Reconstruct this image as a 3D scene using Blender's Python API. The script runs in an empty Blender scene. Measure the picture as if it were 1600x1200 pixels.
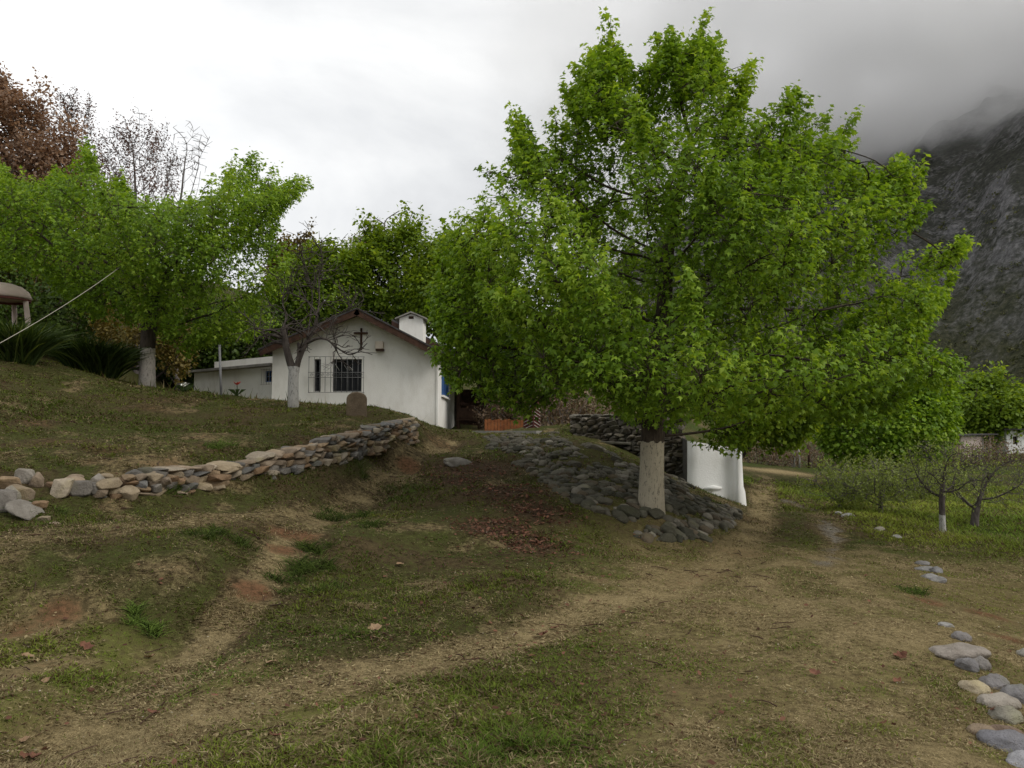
import bpy, bmesh, math, random
import numpy as np
from mathutils import Vector, Matrix, Euler

random.seed(7)
R = np.random.default_rng(11)
rad = math.radians
scene = bpy.context.scene
COL = scene.collection

# ------------------------------------------------------------------ camera, sky, sun, exposure
F = 1246.0                       # focal length in photo pixels (1600 wide)
CAMZ = 1.6
PITCH = math.atan(74 / F)
cam_d = bpy.data.cameras.new("camera")
cam_d.sensor_width = 36
cam_d.lens = F / 1600 * 36
cam_d.clip_start = 0.05
cam_d.clip_end = 6000
cam = bpy.data.objects.new("camera", cam_d)
cam.location = (0, 0, CAMZ)
cam.rotation_euler = (rad(90) + PITCH, 0, 0)
COL.objects.link(cam)
scene.camera = cam

SUN_EL, SUN_AZ = rad(40), rad(112)       # sun behind the cloud, high, to the right and a little behind the camera
W = bpy.data.worlds.new("World")
scene.world = W
W.use_nodes = True
nt = W.node_tree
nt.nodes.clear()


def N(tree, kind, **kw):
    n = tree.nodes.new(kind)
    for k, v in kw.items():
        if k in n.inputs.keys() if isinstance(k, str) else False:
            n.inputs[k].default_value = v
        else:
            setattr(n, k, v)
    return n


def math_n(t, op, a, b=None, clamp=False):
    n = t.nodes.new('ShaderNodeMath')
    n.operation = op
    n.use_clamp = clamp
    for i, v in enumerate((a, b)):
        if v is None:
            continue
        if isinstance(v, (int, float)):
            n.inputs[i].default_value = v
        else:
            t.links.new(v, n.inputs[i])
    return n.outputs[0]


def mix_n(t, fac, a, b, blend='MIX'):
    n = t.nodes.new('ShaderNodeMix')
    n.data_type = 'RGBA'
    n.blend_type = blend
    for i, v in ((0, fac), (6, a), (7, b)):
        if isinstance(v, (int, float)):
            n.inputs[i].default_value = v
        elif isinstance(v, (tuple, list)):
            n.inputs[i].default_value = (*v[:3], 1)
        else:
            t.links.new(v, n.inputs[i])
    return n.outputs[2]


def noise_n(t, scale, detail=4, rough=0.55, vec=None, dist=0.0):
    n = t.nodes.new('ShaderNodeTexNoise')
    n.inputs['Scale'].default_value = scale
    n.inputs['Detail'].default_value = detail
    n.inputs['Roughness'].default_value = rough
    n.inputs['Distortion'].default_value = dist
    if vec is not None:
        t.links.new(vec, n.inputs['Vector'])
    return n.outputs['Fac']


def ramp_n(t, fac, stops, interp='LINEAR'):
    n = t.nodes.new('ShaderNodeValToRGB')
    n.color_ramp.interpolation = interp
    els = n.color_ramp.elements
    while len(els) < len(stops):
        els.new(0.5)
    for e, (p, c) in zip(els, stops):
        e.position = p
        e.color = (*c, 1) if len(c) == 3 else c
    t.links.new(fac, n.inputs[0])
    return n.outputs[0]


sky = nt.nodes.new('ShaderNodeTexSky')
sky.sky_type = 'NISHITA'
sky.sun_disc = False
sky.sun_elevation = SUN_EL
sky.sun_rotation = SUN_AZ
tc = nt.nodes.new('ShaderNodeTexCoord')
sep = nt.nodes.new('ShaderNodeSeparateXYZ')
nt.links.new(tc.outputs['Generated'], sep.inputs[0])
den = math_n(nt, 'ADD', math_n(nt, 'MAXIMUM', sep.outputs[2], 0.0), 0.32)
cx_ = math_n(nt, 'DIVIDE', sep.outputs[0], den)
cy_ = math_n(nt, 'DIVIDE', sep.outputs[1], den)
cmb = nt.nodes.new('ShaderNodeCombineXYZ')
nt.links.new(cx_, cmb.inputs[0])
nt.links.new(cy_, cmb.inputs[1])
cmb.inputs[2].default_value = 3.7
nz = noise_n(nt, 1.25, 7, 0.55, cmb.outputs[0], 0.4)
cloudc = ramp_n(nt, nz, [(0.30, (0.62, 0.63, 0.65)), (0.50, (0.80, 0.81, 0.82)), (0.70, (1.04, 1.04, 1.03))])
# the overcast is thinner (brighter) to the north-west and thicker towards the mountain
side = math_n(nt, 'ADD', math_n(nt, 'MULTIPLY', sep.outputs[0], -0.40), 0.86)
cl2 = mix_n(nt, 1.0, cloudc, cloudc, 'MIX')
vm = nt.nodes.new('ShaderNodeVectorMath')
vm.operation = 'SCALE'
nt.links.new(cl2, vm.inputs[0])
nt.links.new(math_n(nt, 'MULTIPLY', side, 8.4), vm.inputs['Scale'])
skymix = mix_n(nt, 0.97, sky.outputs[0], vm.outputs[0])
bg = nt.nodes.new('ShaderNodeBackground')
bg.inputs['Strength'].default_value = 0.10
nt.links.new(skymix, bg.inputs['Color'])
wo = nt.nodes.new('ShaderNodeOutputWorld')
nt.links.new(bg.outputs[0], wo.inputs['Surface'])

sun_d = bpy.data.lights.new("sun", 'SUN')
sun_d.energy = 1.5
sun_d.angle = rad(35)
sun_d.color = (1.0, 0.965, 0.91)
sun = bpy.data.objects.new("sun", sun_d)
# direction the light comes from: azimuth measured clockwise from +Y
sdir = Vector((math.sin(SUN_AZ) * math.cos(SUN_EL), math.cos(SUN_AZ) * math.cos(SUN_EL), math.sin(SUN_EL)))
sun.rotation_euler = sdir.to_track_quat('Z', 'Y').to_euler()
sun.location = (10, -10, 30)
COL.objects.link(sun)

scene.view_settings.view_transform = 'Standard'
scene.view_settings.look = 'None'
scene.view_settings.exposure = 0.50
scene.view_settings.gamma = 1.0
scene.view_settings.use_curve_mapping = False
scene.render.engine = 'CYCLES'
cy = scene.cycles
cy.max_bounces = 16
cy.diffuse_bounces = 4
cy.glossy_bounces = 2
cy.transmission_bounces = 5
cy.transparent_max_bounces = 8
cy.volume_bounces = 16
cy.volume_step_rate = 0.25
cy.volume_max_steps = 128
cy.use_denoising = True
cy.sample_clamp_indirect = 4.0


# ------------------------------------------------------------------ geometry of the view and small helpers
_c, _s = math.cos(PITCH), math.sin(PITCH)


def ray(px, py):
    u, v = (px - 800) / F, (600 - py) / F
    return np.array([u, _c - v * _s, _s + v * _c])


def at(px, py, Y):
    """world point measured at a photo pixel, Y metres ahead of the camera"""
    d = ray(px, py)
    return np.array([0, 0, CAMZ]) + d * (Y / d[1])


def project(P):
    P = np.asarray(P, float)
    q = P - np.array([0, 0, CAMZ])
    zc = q[..., 1] * _c + q[..., 2] * _s
    yc = -q[..., 1] * _s + q[..., 2] * _c
    return 800 + F * q[..., 0] / zc, 600 - F * yc / zc


def in_poly(px, py, poly):
    px, py = np.asarray(px), np.asarray(py)
    inside = np.zeros(px.shape, bool)
    n = len(poly)
    for i in range(n):
        x0, y0 = poly[i]
        x1, y1 = poly[(i + 1) % n]
        if y0 == y1:
            continue
        c = ((y0 > py) != (y1 > py)) & (px < (x1 - x0) * (py - y0) / (y1 - y0) + x0)
        inside ^= c
    return inside


def sstep(a, b, x):
    t = np.clip((x - a) / (b - a), 0, 1)
    return t * t * (3 - 2 * t)


def vnoise(x, y, seed=0):
    x, y = np.asarray(x, float), np.asarray(y, float)
    xi, yi = np.floor(x).astype(np.int64), np.floor(y).astype(np.int64)
    xf, yf = x - xi, y - yi

    def h(a, b):
        n = (a * 374761393 + b * 668265263 + seed * 974634539) & 0xFFFFFFFF
        n = ((n ^ (n >> 13)) * 1274126177) & 0xFFFFFFFF
        return ((n ^ (n >> 16)) & 0xFFFF) / 65535.0
    u, v = xf * xf * (3 - 2 * xf), yf * yf * (3 - 2 * yf)
    a = h(xi, yi) * (1 - u) + h(xi + 1, yi) * u
    b = h(xi, yi + 1) * (1 - u) + h(xi + 1, yi + 1) * u
    return a * (1 - v) + b * v


def fbm(x, y, octs=4, seed=0, gain=0.5):
    s, a, f, t = 0.0, 1.0, 1.0, 0.0
    for o in range(octs):
        s = s + a * (vnoise(np.asarray(x) * f + o * 17.3, np.asarray(y) * f - o * 9.1, seed + o) - 0.5)
        t += a
        a *= gain
        f *= 2.03
    return s / t


def ridged(x, y, octs=5, seed=0):
    s, a, f = 0.0, 1.0, 1.0
    for o in range(octs):
        s = s + a * (1 - np.abs(2 * vnoise(np.asarray(x) * f, np.asarray(y) * f, seed + o) - 1))
        a *= 0.5
        f *= 2.07
    return s / 2


def props(o, label=None, cat=None, group=None, kind=None):
    if label:
        o['label'] = label
    if cat:
        o['category'] = cat
    if group:
        o['group'] = group
    if kind:
        o['kind'] = kind
    return o


def thing(name, label, cat, loc=(0, 0, 0), group=None, kind=None, rotz=0):
    o = bpy.data.objects.new(name, None)
    o.empty_display_size = 0.2
    o.location = tuple(float(v) for v in loc)
    o.rotation_euler = (0, 0, rotz)
    COL.objects.link(o)
    return props(o, label, cat, group, kind)


def origin_of(o):
    p = np.zeros(3)
    while o is not None:
        p = p + np.array(o.location)
        o = o.parent
    return p


def link(name, me, parent=None):
    o = bpy.data.objects.new(name, me)
    COL.objects.link(o)
    if parent is not None:
        o.parent = parent
    return o


def mesh_np(name, V, Fc, mat, smooth=False):
    """mesh from arrays; Fc is (n,3) or (n,4)"""
    me = bpy.data.meshes.new(name)
    V = np.asarray(V, np.float32)
    Fc = np.asarray(Fc, np.int32)
    k = Fc.shape[1]
    me.vertices.add(len(V))
    me.vertices.foreach_set('co', V.ravel())
    me.loops.add(Fc.size)
    me.loops.foreach_set('vertex_index', Fc.ravel())
    me.polygons.add(len(Fc))
    me.polygons.foreach_set('loop_start', np.arange(0, Fc.size, k, dtype=np.int32))
    if smooth:
        me.polygons.foreach_set('use_smooth', np.ones(len(Fc), bool))
    me.update(calc_edges=True)
    me.validate()
    if mat:
        me.materials.append(mat)
    return me


class MB:
    """collects boxes, prisms and tubes in world coordinates"""

    def __init__(self):
        self.v, self.f, self.sm = [], [], []

    def add(self, V, Fs, smooth=False):
        b = len(self.v)
        self.v += [tuple(map(float, p)) for p in V]
        self.f += [tuple(i + b for i in f) for f in Fs]
        self.sm += [smooth] * len(Fs)
        return self

    def box(self, x0, x1, y0, y1, z0, z1):
        V = [(x, y, z) for z in (z0, z1) for y in (y0, y1) for x in (x0, x1)]
        return self.add(V, [(0, 2, 3, 1), (4, 5, 7, 6), (0, 1, 5, 4), (2, 6, 7, 3), (0, 4, 6, 2), (1, 3, 7, 5)])

    def obox(self, c, ax, ay, az):
        c, ax, ay, az = map(np.asarray, (c, ax, ay, az))
        V = [c + sx * ax + sy * ay + sz * az for sz in (-1, 1) for sy in (-1, 1) for sx in (-1, 1)]
        return self.add(V, [(0, 2, 3, 1), (4, 5, 7, 6), (0, 1, 5, 4), (2, 6, 7, 3), (0, 4, 6, 2), (1, 3, 7, 5)])

    def beam(self, a, b, w, h, up=(0, 0, 1)):
        a, b = np.asarray(a, float), np.asarray(b, float)
        d = b - a
        L = np.linalg.norm(d)
        d = d / L
        s = np.cross(d, up)
        s = s / (np.linalg.norm(s) + 1e-9)
        u = np.cross(s, d)
        return self.obox((a + b) / 2, d * L / 2, s * w / 2, u * h / 2)

    def prism(self, poly, off):
        """polygon (list of 3-D points) swept by a vector"""
        n = len(poly)
        off = np.asarray(off, float)
        V = [np.asarray(p, float) for p in poly] + [np.asarray(p, float) + off for p in poly]
        Fs = [tuple(range(n))[::-1], tuple(range(n, 2 * n))]
        Fs += [(i, (i + 1) % n, n + (i + 1) % n, n + i) for i in range(n)]
        return self.add(V, Fs)

    def tube(self, pts, rads, n=6, cap=True, smooth=True):
        V, Fs = tube_arrays(np.asarray(pts, float), np.asarray(rads, float) * np.ones(len(pts)), n)
        Fs = [tuple(f) for f in Fs]
        if cap:
            m = len(pts)
            Fs += [tuple(range(n))[::-1], tuple(range((m - 1) * n, m * n))]
        return self.add(V, Fs, smooth)

    def build(self, name, mat, parent=None, bevel=0.0, origin=None):
        o0 = origin_of(parent) if parent is not None else (np.zeros(3) if origin is None else np.asarray(origin, float))
        me = bpy.data.meshes.new(name)
        me.from_pydata([tuple(np.asarray(p) - o0) for p in self.v], [], self.f)
        me.polygons.foreach_set('use_smooth', self.sm)
        bm = bmesh.new()
        bm.from_mesh(me)
        bmesh.ops.recalc_face_normals(bm, faces=bm.faces)
        bm.to_mesh(me)
        bm.free()
        me.update()
        if mat:
            me.materials.append(mat)
        o = link(name, me, parent)
        if parent is None and origin is not None:
            o.location = tuple(o0)
        if bevel:
            m = o.modifiers.new('bevel', 'BEVEL')
            m.width = bevel
            m.segments = 2
            m.limit_method = 'ANGLE'
        return o


def tube_arrays(P, r, n):
    m = len(P)
    T = np.gradient(P, axis=0) if m > 1 else np.array([[0, 0, 1.0]])
    T = T / (np.linalg.norm(T, axis=1, keepdims=True) + 1e-9)
    ref = np.array([0.31, 0.17, 0.93]) if abs(T[0] @ np.array([0.31, 0.17, 0.93])) < 0.95 else np.array([1.0, 0, 0])
    A = np.cross(T, ref)
    A = A / (np.linalg.norm(A, axis=1, keepdims=True) + 1e-9)
    B = np.cross(T, A)
    ang = np.arange(n) * 2 * np.pi / n
    V = P[:, None, :] + r[:, None, None] * (np.cos(ang)[None, :, None] * A[:, None, :] + np.sin(ang)[None, :, None] * B[:, None, :])
    V = V.reshape(-1, 3)
    i = np.arange(m - 1)[:, None] * n
    j = np.arange(n)[None, :]
    k = (j + 1) % n
    Fq = np.stack([i + j, i + k, i + n + k, i + n + j], -1).reshape(-1, 4)
    return V, Fq


# ------------------------------------------------------------------ materials
def new_mat(name):
    m = bpy.data.materials.new(name)
    m.use_nodes = True
    t = m.node_tree
    p = t.nodes['Principled BSDF']
    p.inputs['Specular IOR Level'].default_value = 0.2
    return m, t, p


def coords(t, kind='Object'):
    return t.nodes.new('ShaderNodeTexCoord').outputs[kind]


def world_pos(t):
    return t.nodes.new('ShaderNodeNewGeometry').outputs['Position']


def bump(t, p, h, strength=0.4, dist=0.02):
    b = t.nodes.new('ShaderNodeBump')
    b.inputs['Strength'].default_value = strength
    b.inputs['Distance'].default_value = dist
    t.links.new(h, b.inputs['Height'])
    t.links.new(b.outputs[0], p.inputs['Normal'])


def simple_mat(name, c1, c2, scale=6, rough=0.85, bmp=0.3, bd=0.01, detail=5, lo=0.35, hi=0.65, spec=0.2):
    m, t, p = new_mat(name)
    v = world_pos(t)
    n1 = noise_n(t, scale, detail, 0.6, v)
    t.links.new(ramp_n(t, n1, [(lo, c1), (hi, c2)]), p.inputs['Base Color'])
    p.inputs['Roughness'].default_value = rough
    p.inputs['Specular IOR Level'].default_value = spec
    if bmp:
        bump(t, p, noise_n(t, scale * 4, 5, 0.65, v), bmp, bd)
    return m


def stucco_mat(name, base=(0.85, 0.83, 0.78), dirt=(0.60, 0.565, 0.50), zdirt=None):
    m, t, p = new_mat(name)
    v = world_pos(t)
    mp = t.nodes.new('ShaderNodeMapping')
    mp.inputs['Scale'].default_value = (1.5, 1.5, 0.6)
    t.links.new(v, mp.inputs[0])
    streak = noise_n(t, 1.6, 6, 0.65, mp.outputs[0])
    blotch = noise_n(t, 0.9, 5, 0.6, v)
    f = math_n(t, 'MULTIPLY', math_n(t, 'SUBTRACT', streak, 0.48, True), 2.0, True)
    f = math_n(t, 'ADD', f, math_n(t, 'MULTIPLY', math_n(t, 'SUBTRACT', blotch, 0.45, True), 0.8), True)
    if zdirt is not None:          # splash-back of soil along the foot of the wall
        sz = t.nodes.new('ShaderNodeSeparateXYZ')
        t.links.new(v, sz.inputs[0])
        g = math_n(t, 'DIVIDE', math_n(t, 'SUBTRACT', zdirt + 0.55, sz.outputs[2]), 0.55, True)
        f = math_n(t, 'ADD', f, math_n(t, 'MULTIPLY', g, math_n(t, 'MULTIPLY', noise_n(t, 3.5, 5, 0.6, v), 0.9)), True)
    t.links.new(mix_n(t, f, base, dirt), p.inputs['Base Color'])
    p.inputs['Roughness'].default_value = 0.92
    bump(t, p, noise_n(t, 26, 6, 0.65, v), 0.35, 0.02)
    return m


def stone_mat(name):
    """stone whose body colour comes from each stone's own object colour, with lichen and grain"""
    m, t, p = new_mat(name)
    oi = t.nodes.new('ShaderNodeObjectInfo')
    v = world_pos(t)
    n1 = noise_n(t, 9, 6, 0.65, v)
    n2 = noise_n(t, 38, 5, 0.6, v)
    n3 = noise_n(t, 3.1, 3, 0.5, v)
    c = mix_n(t, math_n(t, 'MULTIPLY', math_n(t, 'SUBTRACT', n1, 0.35, True), 1.8, True), oi.outputs['Color'],
              mix_n(t, 1.0, oi.outputs['Color'], (0.42, 0.40, 0.36), 'MULTIPLY'))
    lich = math_n(t, 'MULTIPLY', math_n(t, 'SUBTRACT', n3, 0.56, True), 5.0, True)
    c = mix_n(t, math_n(t, 'MULTIPLY', lich, 0.55), c, mix_n(t, 1.0, oi.outputs['Color'], (1.0, 1.05, 0.72), 'MULTIPLY'))
    sp_ = math_n(t, 'MULTIPLY', math_n(t, 'SUBTRACT', noise_n(t, 120, 3, 0.6, v), 0.56, True), 6.0, True)
    c = mix_n(t, math_n(t, 'MULTIPLY', sp_, 0.55), c, mix_n(t, 1.0, c, (0.35, 0.33, 0.3), 'MULTIPLY'))
    c = mix_n(t, math_n(t, 'MULTIPLY', math_n(t, 'SUBTRACT', n2, 0.55, True), 2.2, True), c, mix_n(t, 0.35, c, (0.34, 0.31, 0.26)))
    t.links.new(c, p.inputs['Base Color'])
    p.inputs['Roughness'].default_value = 0.9
    h = math_n(t, 'ADD', n1, math_n(t, 'MULTIPLY', n2, 0.5))
    h = math_n(t, 'ADD', h, math_n(t, 'MULTIPLY', noise_n(t, 120, 3, 0.6, v), 0.35))
    bump(t, p, h, 0.9, 0.03)
    return m


def leaf_mat(name, dark, mid, light, trans=0.35, tcol=None):
    m, t, p = new_mat(name)
    geo = t.nodes.new('ShaderNodeNewGeometry')
    at_ = t.nodes.new('ShaderNodeAttribute')
    at_.attribute_name = 'tint'
    f = math_n(t, 'ADD', math_n(t, 'MULTIPLY', geo.outputs['Random Per Island'], 0.5),
               math_n(t, 'MULTIPLY', at_.outputs['Fac'], 0.5))
    c = ramp_n(t, f, [(0.15, dark), (0.5, mid), (0.9, light)])
    t.links.new(c, p.inputs['Base Color'])
    p.inputs['Roughness'].default_value = 0.5
    p.inputs['Specular IOR Level'].default_value = 0.22
    tr = t.nodes.new('ShaderNodeBsdfTranslucent')
    t.links.new(mix_n(t, 1.0, c, tcol or (1.25, 1.35, 0.55), 'MULTIPLY'), tr.inputs['Color'])
    mx = t.nodes.new('ShaderNodeMixShader')
    mx.inputs[0].default_value = trans
    t.links.new(p.outputs[0], mx.inputs[1])
    t.links.new(tr.outputs[0], mx.inputs[2])
    t.links.new(mx.outputs[0], t.nodes['Material Output'].inputs['Surface'])
    return m


def bark_mat(name, c1, c2, paint_top=None, paint=(0.62, 0.59, 0.52)):
    """bark; paint_top is the height (object z) where a coat of lime wash ends"""
    m, t, p = new_mat(name)
    v = coords(t, 'Object')
    mp = t.nodes.new('ShaderNodeMapping')
    mp.inputs['Scale'].default_value = (1, 1, 0.25)
    t.links.new(v, mp.inputs[0])
    n1 = noise_n(t, 22, 5, 0.65, mp.outputs[0])
    c = ramp_n(t, n1, [(0.35, c1), (0.65, c2)])
    if paint_top is not None:
        sz = t.nodes.new('ShaderNodeSeparateXYZ')
        t.links.new(v, sz.inputs[0])
        edge = math_n(t, 'ADD', sz.outputs[2], math_n(t, 'MULTIPLY', math_n(t, 'SUBTRACT', noise_n(t, 9, 3, 0.5, v), 0.5), 0.12))
        on = math_n(t, 'LESS_THAN', edge, paint_top)
        chips = math_n(t, 'GREATER_THAN', noise_n(t, 36, 6, 0.8, mp.outputs[0]), 0.57)
        low = math_n(t, 'MULTIPLY', math_n(t, 'SUBTRACT', 0.35, sz.outputs[2], True), 0.8, True)
        pc = mix_n(t, noise_n(t, 5, 4, 0.6, v), paint, tuple(q * 0.62 for q in paint))
        pc = mix_n(t, math_n(t, 'MULTIPLY', chips, 0.65), pc, c1)
        pc = mix_n(t, low, pc, (0.16, 0.13, 0.09))
        c = mix_n(t, on, c, pc)
    t.links.new(c, p.inputs['Base Color'])
    p.inputs['Roughness'].default_value = 0.95
    bump(t, p, n1, 0.6, 0.02)
    return m


M = {}
M['stucco'] = stucco_mat('white_stucco', zdirt=1.65)
M['stucco_block'] = stucco_mat('whitewashed_render', (0.84, 0.835, 0.81), (0.58, 0.56, 0.51), zdirt=-.05)
M['stone'] = stone_mat('field_stone')
M['wood'] = simple_mat('weathered_wood', (0.040, 0.021, 0.014), (0.082, 0.043, 0.028), 5, 0.75)
M['dark_wood'] = simple_mat('dark_wood', (0.035, 0.02, 0.013), (0.075, 0.042, 0.026), 7, 0.8)
M['fence_wood'] = simple_mat('orange_stained_wood', (0.15, 0.05, 0.018), (0.26, 0.095, 0.032), 6, 0.6)
M['roof'] = simple_mat('dark_roof_sheet', (0.045, 0.042, 0.042), (0.085, 0.08, 0.08), 4, 0.6)
M['concrete'] = simple_mat('old_concrete', (0.20, 0.19, 0.17), (0.33, 0.31, 0.28), 3, 0.95)
M['dark_slab'] = simple_mat('mossy_slab', (0.06, 0.056, 0.042), (0.13, 0.12, 0.095), 5, 0.95)
M['iron'] = simple_mat('dark_iron', (0.05, 0.052, 0.053), (0.10, 0.10, 0.10), 12, 0.5)
M['blue'] = simple_mat('blue_paint', (0.035, 0.085, 0.22), (0.06, 0.13, 0.30), 8, 0.5)
M['post_metal'] = simple_mat('grey_metal', (0.12, 0.12, 0.12), (0.2, 0.2, 0.2), 8, 0.5)
M['white_slat'] = simple_mat('faded_white_paint', (0.36, 0.32, 0.29), (0.5, 0.46, 0.42), 8, 0.7)
M['red_wood'] = simple_mat('dark_red_paint', (0.06, 0.018, 0.016), (0.10, 0.03, 0.025), 8, 0.7)
M['canopy'] = simple_mat('beige_plaster', (0.58, 0.47, 0.42), (0.68, 0.56, 0.50), 3, 0.9)
M['canopy_rim'] = simple_mat('dull_red_rim', (0.12, 0.045, 0.04), (0.18, 0.07, 0.06), 4, 0.85)
M['lampbox'] = simple_mat('cream_plastic', (0.55, 0.47, 0.39), (0.64, 0.56, 0.47), 2, 0.6)
M['rope'] = simple_mat('pale_rope', (0.33, 0.30, 0.25), (0.45, 0.42, 0.35), 30, 0.8)
M['petal_red'] = simple_mat('red_petal', (0.45, 0.03, 0.02), (0.6, 0.07, 0.04), 12, 0.6, 0)
M['petal_white'] = simple_mat('white_petal', (0.75, 0.75, 0.68), (0.85, 0.85, 0.8), 12, 0.6, 0)
M['brown_leaf'] = simple_mat('dead_leaf_brown', (0.10, 0.042, 0.026), (0.19, 0.088, 0.052), 25, 0.75, 0.3)
M['tan_leaf'] = simple_mat('dead_leaf_tan', (0.20, 0.125, 0.07), (0.31, 0.21, 0.125), 25, 0.75, 0.3)
mg, tg, pg = new_mat('dark_glass')
pg.inputs['Base Color'].default_value = (0.005, 0.006, 0.007, 1)
pg.inputs['Roughness'].default_value = 0.12
pg.inputs['Specular IOR Level'].default_value = 0.12
M['glass'] = mg
M['leaf'] = leaf_mat('maple_leaf', (0.105, 0.188, 0.020), (0.205, 0.335, 0.032), (0.385, 0.51, 0.065), 0.46, (1.18, 1.14, 0.45))
M['leaf_back'] = leaf_mat('dark_tree_leaf', (0.10, 0.165, 0.018), (0.18, 0.28, 0.026), (0.31, 0.41, 0.046), 0.5, (1.25, 1.12, 0.5))
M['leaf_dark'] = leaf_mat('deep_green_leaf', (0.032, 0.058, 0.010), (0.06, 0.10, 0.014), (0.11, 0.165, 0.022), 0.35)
M['leaf_brown'] = leaf_mat('rust_leaf', (0.21, 0.14, 0.095), (0.33, 0.225, 0.155), (0.44, 0.32, 0.22), 0.5, (1.1, 0.9, 0.7))
M['leaf_ochre'] = leaf_mat('ochre_leaf', (0.10, 0.075, 0.022), (0.19, 0.145, 0.036), (0.28, 0.22, 0.055), 0.3, (1.1, 1.0, 0.6))
M['leaf_pink'] = leaf_mat('pinkish_bud', (0.13, 0.075, 0.06), (0.2, 0.125, 0.1), (0.28, 0.19, 0.15), 0.3, (1.1, 0.9, 0.8))
M['leaf_orchard'] = leaf_mat('orchard_leaf', (0.12, 0.14, 0.04), (0.22, 0.26, 0.07), (0.36, 0.40, 0.14), 0.45)
M['leaf_dry'] = leaf_mat('dry_brush', (0.09, 0.055, 0.03), (0.15, 0.10, 0.06), (0.22, 0.16, 0.095), 0.2, (1, 0.95, 0.8))
M['strap'] = leaf_mat('strap_leaf', (0.026, 0.045, 0.012), (0.055, 0.085, 0.02), (0.14, 0.17, 0.05), 0.25)


def grass_material():
    m, t, p = new_mat('grass_blades')
    a = t.nodes.new('ShaderNodeAttribute')
    a.attribute_name = 'col'
    t.links.new(a.outputs['Color'], p.inputs['Base Color'])
    p.inputs['Roughness'].default_value = 0.7
    p.inputs['Specular IOR Level'].default_value = 0.12
    tr = t.nodes.new('ShaderNodeBsdfTranslucent')
    t.links.new(a.outputs['Color'], tr.inputs['Color'])
    mx = t.nodes.new('ShaderNodeMixShader')
    mx.inputs[0].default_value = 0.3
    t.links.new(p.outputs[0], mx.inputs[1])
    t.links.new(tr.outputs[0], mx.inputs[2])
    t.links.new(mx.outputs[0], t.nodes['Material Output'].inputs['Surface'])
    return m


M['grass'] = grass_material()

# ------------------------------------------------------------------ the lie of the land
CTRL = []


def gY(px, py, Y):
    CTRL.append(at(px, py, Y))


def gz(px, py, z):
    d = ray(px, py)
    CTRL.append(np.array([0, 0, CAMZ]) + d * ((z - CAMZ) / d[2]))


for a in [(0, 1200, .02), (400, 1200, 0), (800, 1200, 0), (1200, 1200, 0), (1500, 1200, -.02), (1600, 1200, -.10), (1600, 1060, -.16),
          (500, 1080, .03), (800, 1010, .02), (1100, 1000, 0), (1400, 1000, -.02), (1150, 900, 0), (1300, 880, -.02), (1220, 800, -.05),
          (1300, 800, -.05), (1220, 742, -.08), (1500, 920, -.28), (1600, 950, -.36), (1600, 850, -.36), (1475, 830, -.3),
          (1350, 790, -.2), (1600, 790, -.3), (1500, 740, -.3), (1380, 742, -.3), (600, 1010, .02), (480, 1010, .04), (720, 962, .05),
          (800, 900, .17), (850, 960, .03), (900, 900, .09), (1000, 885, .04), (100, 1170, .02), (0, 1080, .08)]:
    gz(*a)
for a in [(560, 900, 8.15), (530, 845, 9.0), (640, 880, 8.75), (560, 985, 6.5), (480, 820, 9.3), (0, 802, 8.3), (200, 800, 9.0), (380, 790, 10.2), (560, 765, 12.3), (620, 730, 14.5),
          (680, 690, 17.5), (720, 681, 18.5), (0, 858, 7.0), (0, 1000, 5.95), (200, 872, 7.15), (200, 1000, 6.05), (350, 866, 7.7), (320, 985, 6.3), (100, 865, 7.05), (100, 1000, 6.0),
          (600, 800, 11.3), (640, 755, 13.0), (700, 740, 14.0), (740, 715, 15.6), (760, 690, 17.5), (780, 790, 11.6), (700, 830, 9.9),
          (800, 684, 17.8), (860, 688, 17.3), (915, 694, 16.8), (850, 760, 13.3), (940, 740, 14.6), (900, 800, 11.7), (1000, 850, 11.2),
          (1017, 792, 12.6), (1075, 765, 15.6), (1000, 735, 15.5), (1150, 810, 14.2), (1100, 835, 12.3), (1162, 797, 17.4),
          # ground behind the top of the dry stone wall
          (0, 752, 8.9), (100, 742, 9.5), (180, 738, 9.8), (250, 728, 10.3), (330, 724, 10.9), (400, 716, 11.6), (470, 702, 12.6),
          (520, 688, 13.6), (600, 672, 15.4), (650, 661, 17.3),
          # foot of that wall
          (100, 785, 8.8), (250, 776, 9.6), (330, 769, 10.3), (400, 756, 11.0), (480, 740, 11.9), (560, 718, 13.4), (652, 692, 16.6),
          # terrace above it, up to its crest
          (0, 700, 10.8), (0, 640, 13.2), (0, 580, 16.5), (0, 556, 18.0), (100, 576, 18.5), (220, 606, 19.8), (300, 613, 20.5),
          (430, 633, 21.5), (540, 648, 21.5), (640, 659, 19.5), (200, 680, 12.8), (400, 680, 13.9), (500, 670, 15.5), (300, 640, 16.2),
          (120, 640, 14.5)]:
    gY(*a)
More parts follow.
